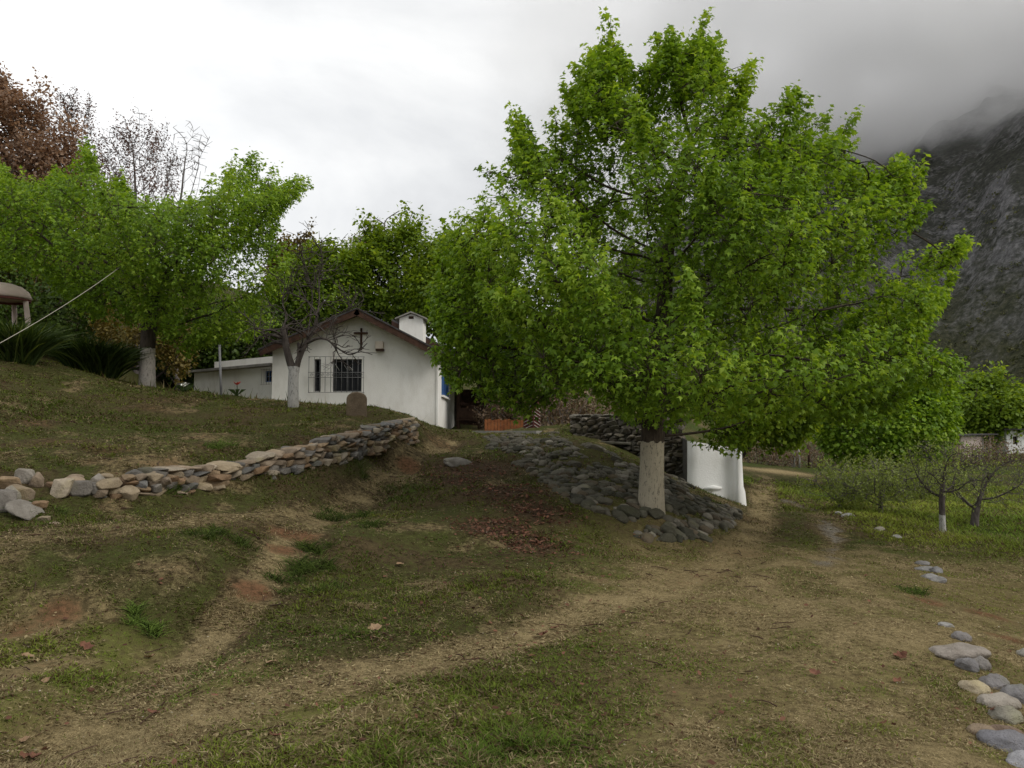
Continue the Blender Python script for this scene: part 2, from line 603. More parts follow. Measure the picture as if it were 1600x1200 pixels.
for a in [(-2.6, 20, 1.6), (0.5, 19.2, 1.56), (-2, 24, 1.62), (1, 24, 1.6), (3, 22, 1.6), (2, 19.5, 1.55), (-5, 26, 1.7), (-7.5, 25, 2.1),
          (-4, 32, 1.7), (1, 30, 1.65), (-8, 29, 2.0), (-10, 30, 2.4), (-12.3, 30.5, 2.75), (-13.5, 33, 3.1), (-11, 28, 2.6), (-15.5, 28, 3.9), (-13.2, 25, 3.35), (-13, 21, 3.5), (-16, 20, 4.0), (-22, 30, 6.5),
          (-20, 40, 8.0), (-10, 42, 4.5), (0, 45, 3.0), (9, 45, 0.6), (15, 45, -.2), (6, 30, .5), (30, 40, -.3), (40, 60, 0), (0, 70, 6),
          (-30, 60, 14), (20, 80, 1.5), (60, 90, 3), (-60, 40, 16), (-60, 90, 25), (0, 120, 12), (60, 150, 8), (120, 80, 0),
          (120, 150, 9), (-30, 10, 4.5), (-30, 0, 2.5), (-9, 5, .8), (-8, 0, .3), (0, -10, -.2), (20, -10, -.8), (-20, -10, 1), (30, 10, -.6), (60, 30, -.5),
          (60, -10, -1.2), (8, 3, -.5), (12, 8, -.5), (5.5, 20, -.05), (7.5, 26, -.08), (5, 17, 0)]:
    CTRL.append(np.array(a, float))
CT = np.array(CTRL)


def _U(r2):
    return 0.5 * r2 * np.log(r2 + 1e-9)


n_ = len(CT)
_K = _U(((CT[:, None, :2] - CT[None, :, :2]) ** 2).sum(-1)) + 0.012 * np.eye(n_)
_P = np.c_[np.ones(n_), CT[:, :2]]
_A = np.block([[_K, _P], [_P.T, np.zeros((3, 3))]])
_w = np.linalg.solve(_A, np.r_[CT[:, 2], np.zeros(3)])


def ground_z(x, y, rough=True):
    x, y = np.atleast_1d(np.asarray(x, float)), np.atleast_1d(np.asarray(y, float))
    out = np.empty(len(x))
    for i in range(0, len(x), 40000):
        xs, ys = x[i:i + 40000], y[i:i + 40000]
        d2 = (xs[:, None] - CT[None, :, 0]) ** 2 + (ys[:, None] - CT[None, :, 1]) ** 2
        out[i:i + 40000] = _U(d2) @ _w[:n_] + _w[n_] + _w[n_ + 1] * xs + _w[n_ + 2] * ys
    far = sstep(110, 240, np.hypot(x, y))
    out = out * (1 - far) + (-4.0) * far
    if rough:
        out = out + fbm(x * 1.1, y * 1.1, 3, 3) * 0.09 + fbm(x * 4.7, y * 4.7, 3, 9) * 0.035
    return out


_gz0 = ground_z


def hit(px, py, y0=2.5, y1=70):
    """first place where the sight line through a photo pixel meets the ground"""
    d = ray(px, py)
    Y = np.concatenate([np.arange(y0, 30, 0.04), np.arange(30, y1, 0.2)])
    x, z = d[0] / d[1] * Y, CAMZ + d[2] / d[1] * Y
    g = ground_z(x, Y)
    k = np.nonzero(z <= g)[0]
    k = k[0] if len(k) else len(Y) - 1
    return np.array([x[k], Y[k], g[k]])


def crest_hit(px, py, ymax=23.5):
    """ground point on the near side of the terrace crest"""
    for k in range(40):
        h = hit(px, py + k)
        if h[1] < ymax:
            return h
    return h


def gpt(x, y):
    return np.array([x, y, ground_z(x, y)[0]])


def line_hits(pts):
    return np.array([hit(*p)[:2] for p in pts])


def dist_line(x, y, L):
    d = np.full(len(x), 1e9)
    for a, b in zip(L[:-1], L[1:]):
        ab = b - a
        t = np.clip(((x - a[0]) * ab[0] + (y - a[1]) * ab[1]) / (ab @ ab), 0, 1)
        d = np.minimum(d, np.hypot(x - a[0] - t * ab[0], y - a[1] - t * ab[1]))
    return d


TRACK = line_hits([(-120, 1215), (60, 1180), (250, 1125), (400, 1085), (560, 1050), (700, 1020), (850, 975), (1000, 925), (1100, 892), (1150, 868), (1185, 800), (1195, 765), (1200, 748)])
RUT2 = line_hits([(1150, 1010), (1240, 930), (1290, 880), (1305, 840), (1290, 808), (1270, 795), (1230, 780), (1190, 772)])
PATH = line_hits([(700, 684), (670, 700), (625, 735), (560, 770), (505, 800), (465, 825), (425, 868), (395, 910), (345, 965), (290, 1015), (200, 1075), (120, 1130)])
LEDGE = line_hits([(0, 850), (150, 830), (300, 815), (420, 805), (500, 795)])
RED = [(hit(460, 822)[:2], .42), (hit(440, 845)[:2], .25), (hit(395, 905)[:2], .35), (hit(690, 688)[:2], .7), (hit(640, 720)[:2], .35),
       (hit(1110, 893)[:2], .8), (hit(1165, 860)[:2], .8), (hit(1060, 903)[:2], .5), (hit(1180, 810)[:2], .5), (hit(90, 965)[:2], .35), (hit(30, 985)[:2], .3),
       (hit(250, 640)[:2], .9), (hit(300, 625)[:2], .9), (hit(90, 690)[:2], .9), (hit(330, 700)[:2], .5), (hit(170, 700)[:2], .7), (hit(50, 660)[:2], .6),
       (hit(1580, 1000)[:2], .3), (hit(1540, 960)[:2], .3), (hit(1450, 940)[:2], .25), (hit(480, 690)[:2], .5), (hit(560, 672)[:2], .5)]
LITTER = [(hit(740, 735)[:2], 1.3), (hit(710, 745)[:2], .9), (hit(800, 770)[:2], 1.0), (hit(840, 800)[:2], .7), (hit(780, 830)[:2], .8), (hit(830, 850)[:2], .6)]
DIRTFAR = hit(1215, 737)[:2]


def ground_z(x, y, rough=True):
    """the land with the worn path and wheel tracks let into it and humps on the grassy banks"""
    z = _gz0(x, y, rough)
    x, y = np.atleast_1d(np.asarray(x, float)), np.atleast_1d(np.asarray(y, float))
    near = (y < 24) & (y > 1) & (np.abs(x) < 12)
    if near.any():
        xn, yn = x[near], y[near]
        j = fbm(xn * 2.2, yn * 2.2, 2, 88) * .2
        dp, dt = dist_line(xn, yn, PATH) + j, dist_line(xn, yn, TRACK) + j
        d = -.11 * (1 - sstep(.12, .62, dp)) - .045 * (1 - sstep(.15, .7, dt)) - .03 * (1 - sstep(.1, .5, dist_line(xn, yn, RUT2) + j))
        bank = sstep(.4, -.8, xn - .12 * yn) * sstep(.25, .7, dp) * sstep(.3, .9, dt) * sstep(.5, 1.0, dist_line(xn, yn, LEDGE))
        d = d + bank * (.10 * fbm(xn * 2.6, yn * 2.6, 3, 91) + .05 * np.abs(fbm(xn * 7, yn * 7, 2, 93)))
        z[near] += d
    return z


COBBLE = [(752, 684), (800, 680), (870, 682), (920, 694), (985, 728), (1066, 752), (1078, 768), (1110, 780), (1150, 806), (1142, 822), (1100, 838),
          (1035, 852), (1000, 846), (975, 822), (925, 800), (880, 775), (840, 745), (800, 716), (770, 702)]


def masks(x, y):
    """straw, bare red soil, lush green, leaf litter, grey gravel: 0..1 each, by place"""
    n1 = fbm(x * 0.9, y * 0.9, 4, 31)
    n2 = fbm(x * 3.1, y * 3.1, 3, 47)
    dt, dp, dr, dl = dist_line(x, y, TRACK), dist_line(x, y, PATH), dist_line(x, y, RUT2), dist_line(x, y, LEDGE)
    j = n1 * 0.5 + n2 * 0.35
    wear = np.clip(.86 + n2 * 1.2 + n1 * .4, .45, 1)
    straw = wear * np.maximum.reduce([1 - sstep(.08, .62, dt + j * 1.1), 0.9 * (1 - sstep(.05, .42, dp + j * .8)), .7 * (1 - sstep(.1, .6, dl + j)), .55 * (1 - sstep(.1, .6, dr + j))])
    lawn = sstep(-.6, .6, x - 0.12 * y) * (1 - sstep(11, 14, y))           # the mown part in front, patchy and half dry
    straw = np.maximum(straw, lawn * np.clip(.46 + n1 * 1.7 + n2 * 1.2, .1, .85))
    straw = np.maximum(straw, np.clip(.17 + n1 * 1.1 + n2 * .9, 0, .6))
    soil = np.zeros(len(x))
    for c, r in RED:
        soil = np.maximum(soil, (.85 if r < .45 else .46) * (1 - sstep(.2, 1.1, np.hypot(x - c[0], y - c[1]) / r + j * .9)))
    soil = np.maximum(soil, np.clip((n1 + n2 * .7) * 2.0 - .38, 0, .55) * (x < 1.2))
    straw = np.maximum(straw, 1.2 * np.exp(-(((x - DIRTFAR[0]) / 2.0) ** 2 + ((y - DIRTFAR[1]) / 1.6) ** 2)))
    lit = np.zeros(len(x))
    for c, r in LITTER:
        lit = np.maximum(lit, .72 - .72 * sstep(.2, 1.25, np.hypot(x - c[0], y - c[1]) / r + j * .6))
    grav = .8 * (1 - sstep(.05, .34, dr + j * 1.1)) * sstep(-.12, .12, n1 + .04) * sstep(9, 10.5, y) * (1 - sstep(20, 24, y))
    lush = np.clip(.76 + n1 * 1.8 + n2 * .9, 0, 1)
    lush = np.maximum(lush, sstep(5.5, 7.5, x - .08 * y + n1) * sstep(12, 15, y) * .95)
    lush = lush * (1 - straw * .9) * (1 - soil * .9) * (1 - lit * .8) * (1 - grav)
    return straw, soil, lush, lit, grav


def mown(x, y):
    """the mown, half dry sward in front and along the track (drier and paler than the rough banks)"""
    j = fbm(x * 1.1, y * 1.1, 3, 131)
    a = sstep(-.9, .5, x - .12 * y + j) * (1 - sstep(11, 14, y))
    b = 1 - sstep(4.6, 5.6, y + .35 * x + j)
    return np.clip(np.maximum(a, b), 0, 1)


def axis_pts(lo, hi, step, far_lo, far_hi, g=1.14):
    c = list(np.arange(lo, hi + 1e-6, step))
    s, v = step, hi
    while v < far_hi:
        s *= g
        v += s
        c.append(v)
    s, v, pre = step, lo, []
    while v > far_lo:
        s *= g
        v -= s
        pre.append(v)
    return np.array(pre[::-1] + c)


XS = axis_pts(-9, 8.5, 0.075, -1400, 1600)
YS = axis_pts(3.0, 19.0, 0.075, -300, 2600)
gx, gy = np.meshgrid(XS, YS)
gxf, gyf = gx.ravel(), gy.ravel()
gzf = ground_z(gxf, gyf)
nx, ny = len(XS), len(YS)
ii = (np.arange(ny - 1)[:, None] * nx + np.arange(nx - 1)[None, :]).ravel()
me = mesh_np('ground', np.c_[gxf, gyf, gzf], np.c_[ii, ii + 1, ii + nx + 1, ii + nx], None, True)
ms = masks(gxf, gyf)
ca = me.color_attributes.new('ground_mask', 'FLOAT_COLOR', 'POINT')
ca.data.foreach_set('color', np.c_[ms[0], ms[1], ms[2], ms[3]].astype(np.float32).ravel())
mw = me.attributes.new('mown', 'FLOAT', 'POINT')
mw.data.foreach_set('value', mown(gxf, gyf).astype(np.float32))
ga = me.attributes.new('gravel', 'FLOAT', 'POINT')
ga.data.foreach_set('value', ms[4].astype(np.float32))


def ground_material():
    m, t, p = new_mat('ground')
    v = world_pos(t)
    a = t.nodes.new('ShaderNodeAttribute')
    a.attribute_name = 'ground_mask'
    sp = t.nodes.new('ShaderNodeSeparateColor')
    t.links.new(a.outputs['Color'], sp.inputs[0])
    g = t.nodes.new('ShaderNodeAttribute')
    g.attribute_name = 'gravel'
    la = t.nodes.new('ShaderNodeAttribute')
    la.attribute_name = 'mown'
    nA = noise_n(t, 2.2, 6, 0.6, v)
    nB = noise_n(t, 14, 6, 0.65, v)
    nC = noise_n(t, 90, 5, 0.7, v)
    nD = noise_n(t, 330, 3, 0.7, v)
    earth = ramp_n(t, nB, [(0.3, (0.032, 0.024, 0.012)), (0.7, (0.105, 0.078, 0.040))])
    green = ramp_n(t, nC, [(0.3, (0.020, 0.031, 0.006)), (0.7, (0.062, 0.088, 0.016))])
    straw = ramp_n(t, nC, [(0.3, (0.145, 0.112, 0.054)), (0.7, (0.37, 0.29, 0.155))])
    soil = ramp_n(t, nB, [(0.3, (0.085, 0.042, 0.022)), (0.7, (0.195, 0.102, 0.055))])
    litt = ramp_n(t, nC, [(0.3, (0.030, 0.021, 0.015)), (0.7, (0.085, 0.052, 0.036))])
    grav = ramp_n(t, nC, [(0.3, (0.10, 0.09, 0.075)), (0.7, (0.24, 0.22, 0.19))])
    jit = math_n(t, 'ADD', math_n(t, 'MULTIPLY', math_n(t, 'SUBTRACT', nB, 0.5), 1.3), math_n(t, 'MULTIPLY', math_n(t, 'SUBTRACT', nC, 0.5), 0.9))

    def w(x):
        return math_n(t, 'MULTIPLY', math_n(t, 'ADD', math_n(t, 'SUBTRACT', x, 0.38), jit), 1.7, True)
    earth = mix_n(t, la.outputs['Fac'], earth, ramp_n(t, nB, [(0.3, (0.085, 0.066, 0.032)), (0.7, (0.22, 0.17, 0.082))]))
    green = mix_n(t, la.outputs['Fac'], green, ramp_n(t, nC, [(0.3, (0.055, 0.068, 0.014)), (0.7, (0.14, 0.16, 0.032))]))
    c = mix_n(t, w(sp.outputs[2]), earth, green)
    c = mix_n(t, w(sp.outputs[0]), c, straw)
    c = mix_n(t, w(sp.outputs[1]), c, soil)
    c = mix_n(t, w(a.outputs['Alpha']), c, litt)
    c = mix_n(t, w(g.outputs['Fac']), c, grav)
    c = mix_n(t, math_n(t, 'MULTIPLY', math_n(t, 'SUBTRACT', nA, 0.5, True), 1.1), c, mix_n(t, 1.0, c, (0.55, 0.52, 0.5), 'MULTIPLY'))
    grain = ramp_n(t, nD, [(0.32, (0.42, 0.42, 0.42)), (0.5, (0.95, 0.95, 0.95)), (0.68, (1.75, 1.72, 1.6))])
    c = mix_n(t, 1.0, c, grain, 'MULTIPLY')
    t.links.new(c, p.inputs['Base Color'])
    p.inputs['Roughness'].default_value = 1.0
    p.inputs['Specular IOR Level'].default_value = 0.05
    h = math_n(t, 'ADD', nB, math_n(t, 'MULTIPLY', nC, 0.6))
    bump(t, p, h, 0.8, 0.03)
    return m


me.materials.append(ground_material())
props(link('ground', me), kind='structure')


# ------------------------------------------------------------------ the mountain and the cloud on it
def mountain():
    x = np.linspace(-140, 1150, 350)
    y = np.linspace(150, 1080, 290)
    X, Y = np.meshgrid(x, y)
    xf, yf = X.ravel(), Y.ravel()
    wx = xf + 60 * fbm(xf / 160, yf / 160, 3, 70)
    wy = yf + 60 * fbm(xf / 160, yf / 160, 3, 80)
    a = 0.74 * (0.35 * wx + 0.625 * wy - 178)
    b = 0.9 * (wx + 80 + 0.05 * (wy - 800))
    h = np.minimum(a, b)
    h = np.where(h > 0, h, h * 0.2)
    sl = np.clip(h / 90, 0, 1)
    # gullies that run down the slope
    u = (0.87 * wx - 0.49 * wy)
    v = (0.49 * wx + 0.87 * wy)
    gul = np.abs(vnoise(u / 150, v / 700, 5) - .5) * 2
    h = h - sl * 46 * (1 - gul) ** 2
    # the deep ravine and the bare spur on its right
    rav = np.exp(-((wx - (250 + 0.36 * (wy - 480))) / 34.0) ** 2)
    h = h - sl * 34 * rav
    spur = np.exp(-((wx - (345 + 0.34 * (wy - 480))) / 55.0) ** 2)
    h = h + sl * 10 * spur
    h = h + sl * (ridged(u / 80, v / 230, 5, 21) - .55) * 38 + sl * (ridged(u / 19, v / 46, 4, 41) - .5) * 8 + sl * fbm(xf / 7, yf / 7, 3, 55) * 5
    h = np.minimum(h, 420 + 20 * fbm(xf / 80, yf / 80, 3, 3)) - 6
    i = (np.arange(len(y) - 1)[:, None] * len(x) + np.arange(len(x) - 1)[None, :]).ravel()
    m, t, p = new_mat('mountain_rock')
    vpos = world_pos(t)
    n1 = noise_n(t, 0.018, 8, 0.62, vpos)
    n2 = noise_n(t, 0.065, 9, 0.72, vpos)
    n3 = noise_n(t, 0.3, 6, 0.7, vpos)
    geo = t.nodes.new('ShaderNodeNewGeometry')
    sz = t.nodes.new('ShaderNodeSeparateXYZ')
    t.links.new(geo.outputs['Normal'], sz.inputs[0])
    sp = t.nodes.new('ShaderNodeSeparateXYZ')
    t.links.new(vpos, sp.inputs[0])
    rock = ramp_n(t, n3, [(0.3, (0.080, 0.078, 0.080)), (0.5, (0.145, 0.142, 0.144)), (0.7, (0.25, 0.243, 0.24))])
    shrub = ramp_n(t, n3, [(0.35, (0.034, 0.038, 0.032)), (0.65, (0.078, 0.077, 0.063))])
    steep = math_n(t, 'MULTIPLY', math_n(t, 'SUBTRACT', 0.86, sz.outputs[2]), 2.6)
    f = math_n(t, 'ADD', steep, math_n(t, 'MULTIPLY', math_n(t, 'SUBTRACT', n2, 0.545), 5.0))
    f = math_n(t, 'ADD', f, math_n(t, 'MULTIPLY', math_n(t, 'SUBTRACT', n1, 0.5), 4.0))
    f = math_n(t, 'ADD', f, math_n(t, 'MULTIPLY', math_n(t, 'SUBTRACT', n3, 0.5), 2.5))
    f = math_n(t, 'SUBTRACT', f, math_n(t, 'MULTIPLY', math_n(t, 'SUBTRACT', 75, sp.outputs[2], True), 0.0), True)
    lowf = math_n(t, 'DIVIDE', math_n(t, 'SUBTRACT', sp.outputs[2], 10), 110, True)
    f = math_n(t, 'MULTIPLY', f, math_n(t, 'ADD', math_n(t, 'MULTIPLY', lowf, 0.75), 0.25))
    greens = ramp_n(t, n3, [(0.35, (0.040, 0.046, 0.020)), (0.65, (0.10, 0.10, 0.045))])
    lowg = math_n(t, 'MULTIPLY', math_n(t, 'SUBTRACT', 1.0, math_n(t, 'DIVIDE', sp.outputs[2], 130), True), 0.85, True)
    shrub = mix_n(t, lowg, shrub, greens)
    t.links.new(mix_n(t, f, shrub, rock), p.inputs['Base Color'])
    p.inputs['Roughness'].default_value = 1.0
    p.inputs['Specular IOR Level'].default_value = 0.05
    bump(t, p, math_n(t, 'ADD', n2, math_n(t, 'MULTIPLY', n3, 0.8)), 0.8, 5.0)
    me = mesh_np('mountain', np.c_[xf, yf, h], np.c_[i, i + 1, i + len(x) + 1, i + len(x)], m, True)
    props(link('mountain', me), kind='structure')


mountain()


def cloud():
    """the bank of vapour that lies on the mountain: thin and ragged at its base and at its western end"""
    c = np.array([760.0, 800.0, 390.0])
    hx, hy, hz = 880.0, 470.0, 240.0
    me = bpy.data.meshes.new('cloud')
    bm = bmesh.new()
    bmesh.ops.create_cube(bm, size=2.0)
    for v in bm.verts:
        v.co = (v.co.x * hx, v.co.y * hy, v.co.z * hz)
    bm.to_mesh(me)
    bm.free()
    m = bpy.data.materials.new('cloud_vapour')
    m.use_nodes = True
    t = m.node_tree
    t.nodes.clear()
    v = world_pos(t)
    sp = t.nodes.new('ShaderNodeSeparateXYZ')
    t.links.new(v, sp.inputs[0])
    n1 = noise_n(t, 0.0075, 4, 0.55, v)
    n2 = noise_n(t, 0.022, 2, 0.5, v)
    nn = math_n(t, 'ADD', math_n(t, 'MULTIPLY', math_n(t, 'SUBTRACT', n1, .5), 100), math_n(t, 'MULTIPLY', math_n(t, 'SUBTRACT', n2, .5), 45))
    # height above the wavy base; ends of the bank
    up_ = math_n(t, 'DIVIDE', math_n(t, 'ADD', math_n(t, 'SUBTRACT', math_n(t, 'ADD', sp.outputs[2], math_n(t, 'MULTIPLY', math_n(t, 'SUBTRACT', 480, sp.outputs[0]), -.02)), 212), nn), 62, True)
    west = math_n(t, 'DIVIDE', math_n(t, 'ADD', math_n(t, 'ADD', sp.outputs[0], 40), nn), 360, True)
    front = math_n(t, 'DIVIDE', math_n(t, 'ADD', math_n(t, 'SUBTRACT', sp.outputs[1], 380), nn), 110, True)
    topf = math_n(t, 'DIVIDE', math_n(t, 'SUBTRACT', 560, sp.outputs[2]), 120, True)
    d = math_n(t, 'MULTIPLY', math_n(t, 'MULTIPLY', up_, west), math_n(t, 'MULTIPLY', front, topf))
    lump = math_n(t, 'ADD', math_n(t, 'MULTIPLY', math_n(t, 'SUBTRACT', noise_n(t, 0.013, 5, 0.6, v), 0.44, True), 11.0), 0.16)
    d = math_n(t, 'MULTIPLY', math_n(t, 'MULTIPLY', math_n(t, 'POWER', d, 1.4), 0.017), lump)
    pv = t.nodes.new('ShaderNodeVolumePrincipled')
    t.links.new(d, pv.inputs['Density'])
    pv.inputs['Color'].default_value = (0.998, 0.997, 0.999, 1)
    pv.inputs['Anisotropy'].default_value = 0.3
    o = t.nodes.new('ShaderNodeOutputMaterial')
    t.links.new(pv.outputs[0], o.inputs['Volume'])
    me.materials.append(m)
    ob = link('cloud', me)
    ob.location = tuple(c)
    props(ob, kind='stuff')


cloud()


# ------------------------------------------------------------------ trees
LEAF_V = np.array([[0, 0, 0], [.42, .56, -.14], [.52, .2, .02], [1.0, 0, -.22], [.52, -.2, .02], [.42, -.56, -.14]])
LEAF_F = np.array([[0, 2, 1], [0, 4, 2], [2, 4, 3], [0, 5, 4]])
OVAL_V = np.array([[0, 0, 0], [.5, .28, -.04], [1, 0, -.12], [.5, -.28, -.04]])
OVAL_F = np.array([[0, 1, 2], [0, 2, 3]])


def unit(a):
    return a / (np.linalg.norm(a, axis=-1, keepdims=True) + 1e-9)


def leaves_np(name, C, axis, normal, size, tint, mat, V0=LEAF_V, F0=LEAF_F):
    """one leaf per centre C, built from its axis and normal"""
    axis = unit(axis)
    side = unit(np.cross(normal, axis))
    nrm = np.cross(axis, side)
    V = C[:, None, :] + size[:, None, None] * (V0[None, :, 0, None] * axis[:, None, :] + V0[None, :, 1, None] * side[:, None, :] + V0[None, :, 2, None] * nrm[:, None, :])
    n, k = len(C), len(V0)
    Fc = (F0[None] + (np.arange(n) * k)[:, None, None]).reshape(-1, 3)
    me = mesh_np(name, V.reshape(-1, 3), Fc, mat)
    a = me.attributes.new('tint', 'FLOAT', 'POINT')
    a.data.foreach_set('value', np.repeat(tint, k).astype(np.float32))
    return me


def colonize(attr, trunk, step, kill, rng, infl=None, up=0.12, maxit=160):
    """grow a branching skeleton from the trunk line through the crown's points"""
    P = [np.array(p, float) for p in trunk]
    par = [-1] + list(range(len(trunk) - 1))
    n_tr = len(trunk)
    A = attr.copy()
    best = np.full(len(A), 1e9)
    who = np.zeros(len(A), int)

    def upd(lo):
        Q = np.array(P[lo:])
        for s in range(0, len(Q), 400):
            d = np.linalg.norm(A[:, None] - Q[None, s:s + 400], axis=2)
            k = d.argmin(1)
            dm = d[np.arange(len(A)), k]
            b = dm < best
            best[b] = dm[b]
            who[b] = k[b] + lo + s
    upd(0)
    seen = {}
    for it in range(maxit):
        live = best > kill
        A, best, who = A[live], best[live], who[live]
        if len(A) == 0:
            break
        use = np.ones(len(A), bool) if infl is None else best < infl
        if not use.any():
            use = np.ones(len(A), bool)
        PA = np.array(P)
        acc = np.zeros((len(P), 3))
        np.add.at(acc, who[use], unit(A[use] - PA[who[use]]))
        ids = np.unique(who[use])
        lo = len(P)
        for i in ids:
            d = acc[i] / (np.linalg.norm(acc[i]) + 1e-9) + np.array([0, 0, up]) + rng.normal(0, .13, 3)
            q = P[i] + step * d / np.linalg.norm(d)
            key = tuple(np.round(q / (step * .35)).astype(int))
            if key in seen:
                continue
            seen[key] = 1
            P.append(q)
            par.append(i)
        if len(P) == lo or len(P) > 9000:
            break
        upd(lo)
    return np.array(P), np.array(par), n_tr


def tree_mesh(P, par, n_tr, r0, origin, rmin=0.004, pexp=2.1, flare=1.25):
    """thickness from the number of tips carried; returns trunk arrays, limb arrays, node radii and tip list"""
    n = len(P)
    kids = [[] for _ in range(n)]
    for i in range(1, n):
        kids[par[i]].append(i)
    cnt = np.zeros(n)
    for i in range(n - 1, -1, -1):
        cnt[i] = max(1, sum(cnt[k] for k in kids[i])) if kids[i] else 1
    rr = np.maximum(rmin, r0 * (cnt / cnt[0]) ** (1 / pexp))
    # soften the zig-zag
    Q = P.copy()
    for _ in range(2):
        S = Q.copy()
        for i in range(n_tr, n):
            if kids[i]:
                m = max(kids[i], key=lambda k: cnt[k])
                S[i] = .5 * Q[i] + .25 * Q[par[i]] + .25 * Q[m]
        Q = S
    chains = []
    stack = [(0, None, -1)]
    while stack:
        s, prev, grp = stack.pop()
        ch = [s] if prev is None else [prev, s]
        cur = s
        while kids[cur]:
            m = max(kids[cur], key=lambda k: (cnt[k] + (1e6 if k < n_tr else 0)))
            for k in kids[cur]:
                if k != m:
                    stack.append((k, cur, k if grp == -1 else grp))
            ch.append(m)
            cur = m
        chains.append((ch, grp))
    groups = {}
    for ch, grp in chains:
        pts = Q[ch] - origin
        r = rr[ch].copy()
        if grp != -1 or ch[0] != 0:
            r[0] = min(r[0], r[1] * 1.15)
        else:
            L = np.linalg.norm(pts - pts[0], axis=1)
            r = r * (1 + (flare - 1) * np.exp(-L / (r0 * 2.2)))
        sides = 10 if r.max() > .09 else (6 if r.max() > .03 else (4 if r.max() > .011 else 3))
        groups.setdefault(grp, []).append((pts, r, sides))
    return groups, rr, kids, Q, cnt


def join_tubes(lst):
    Vs, Fs, b = [], [], 0
    for pts, r, s in lst:
        V, Fq = tube_arrays(pts, r, s)
        Vs.append(V)
        Fs.append(Fq + b)
        b += len(V)
    return np.concatenate(Vs), np.concatenate(Fs)


def poly_attr(poly, Y, n, rng, tf=0.85, shell=0.0, ymin=None):
    """points filling the rounded crown whose outline was measured on the photo"""
    poly = np.array(poly, float)
    x0, y0 = poly.min(0)
    x1, y1 = poly.max(0)
    rows = np.arange(y0, y1 + 1, 3.0)
    gxx = np.arange(x0, x1 + 1, 3.0)
    ext = []
    for r in rows:
        k = np.nonzero(in_poly(gxx, np.full(len(gxx), r), poly))[0]
        ext.append((gxx[k[0]], gxx[k[-1]]) if len(k) else (np.nan, np.nan))
    ext = np.array(ext)
    cen = np.nanmedian(ext.mean(1))
    hw = (ext[:, 1] - ext[:, 0]) / 2
    out = []
    while len(out) < n:
        px = rng.uniform(x0, x1, n * 2)
        py = rng.uniform(y0, y1, n * 2)
        ok = in_poly(px, py, poly)
        for a, b in zip(px[ok], py[ok]):
            k = min(int((b - y0) / 3), len(rows) - 1)
            if np.isnan(hw[k]):
                continue
            u = (a - ext[k].mean()) / (hw[k] + 1)
            t = tf * hw[k] / F * Y * math.sqrt(max(0, 1 - u * u))
            w = rng.uniform(-1, 1)
            if shell:
                w = math.copysign(abs(w) ** (1 - shell), w)
            out.append(at(a, b, Y + t * w))
            if len(out) >= n:
                break
    return np.array(out)


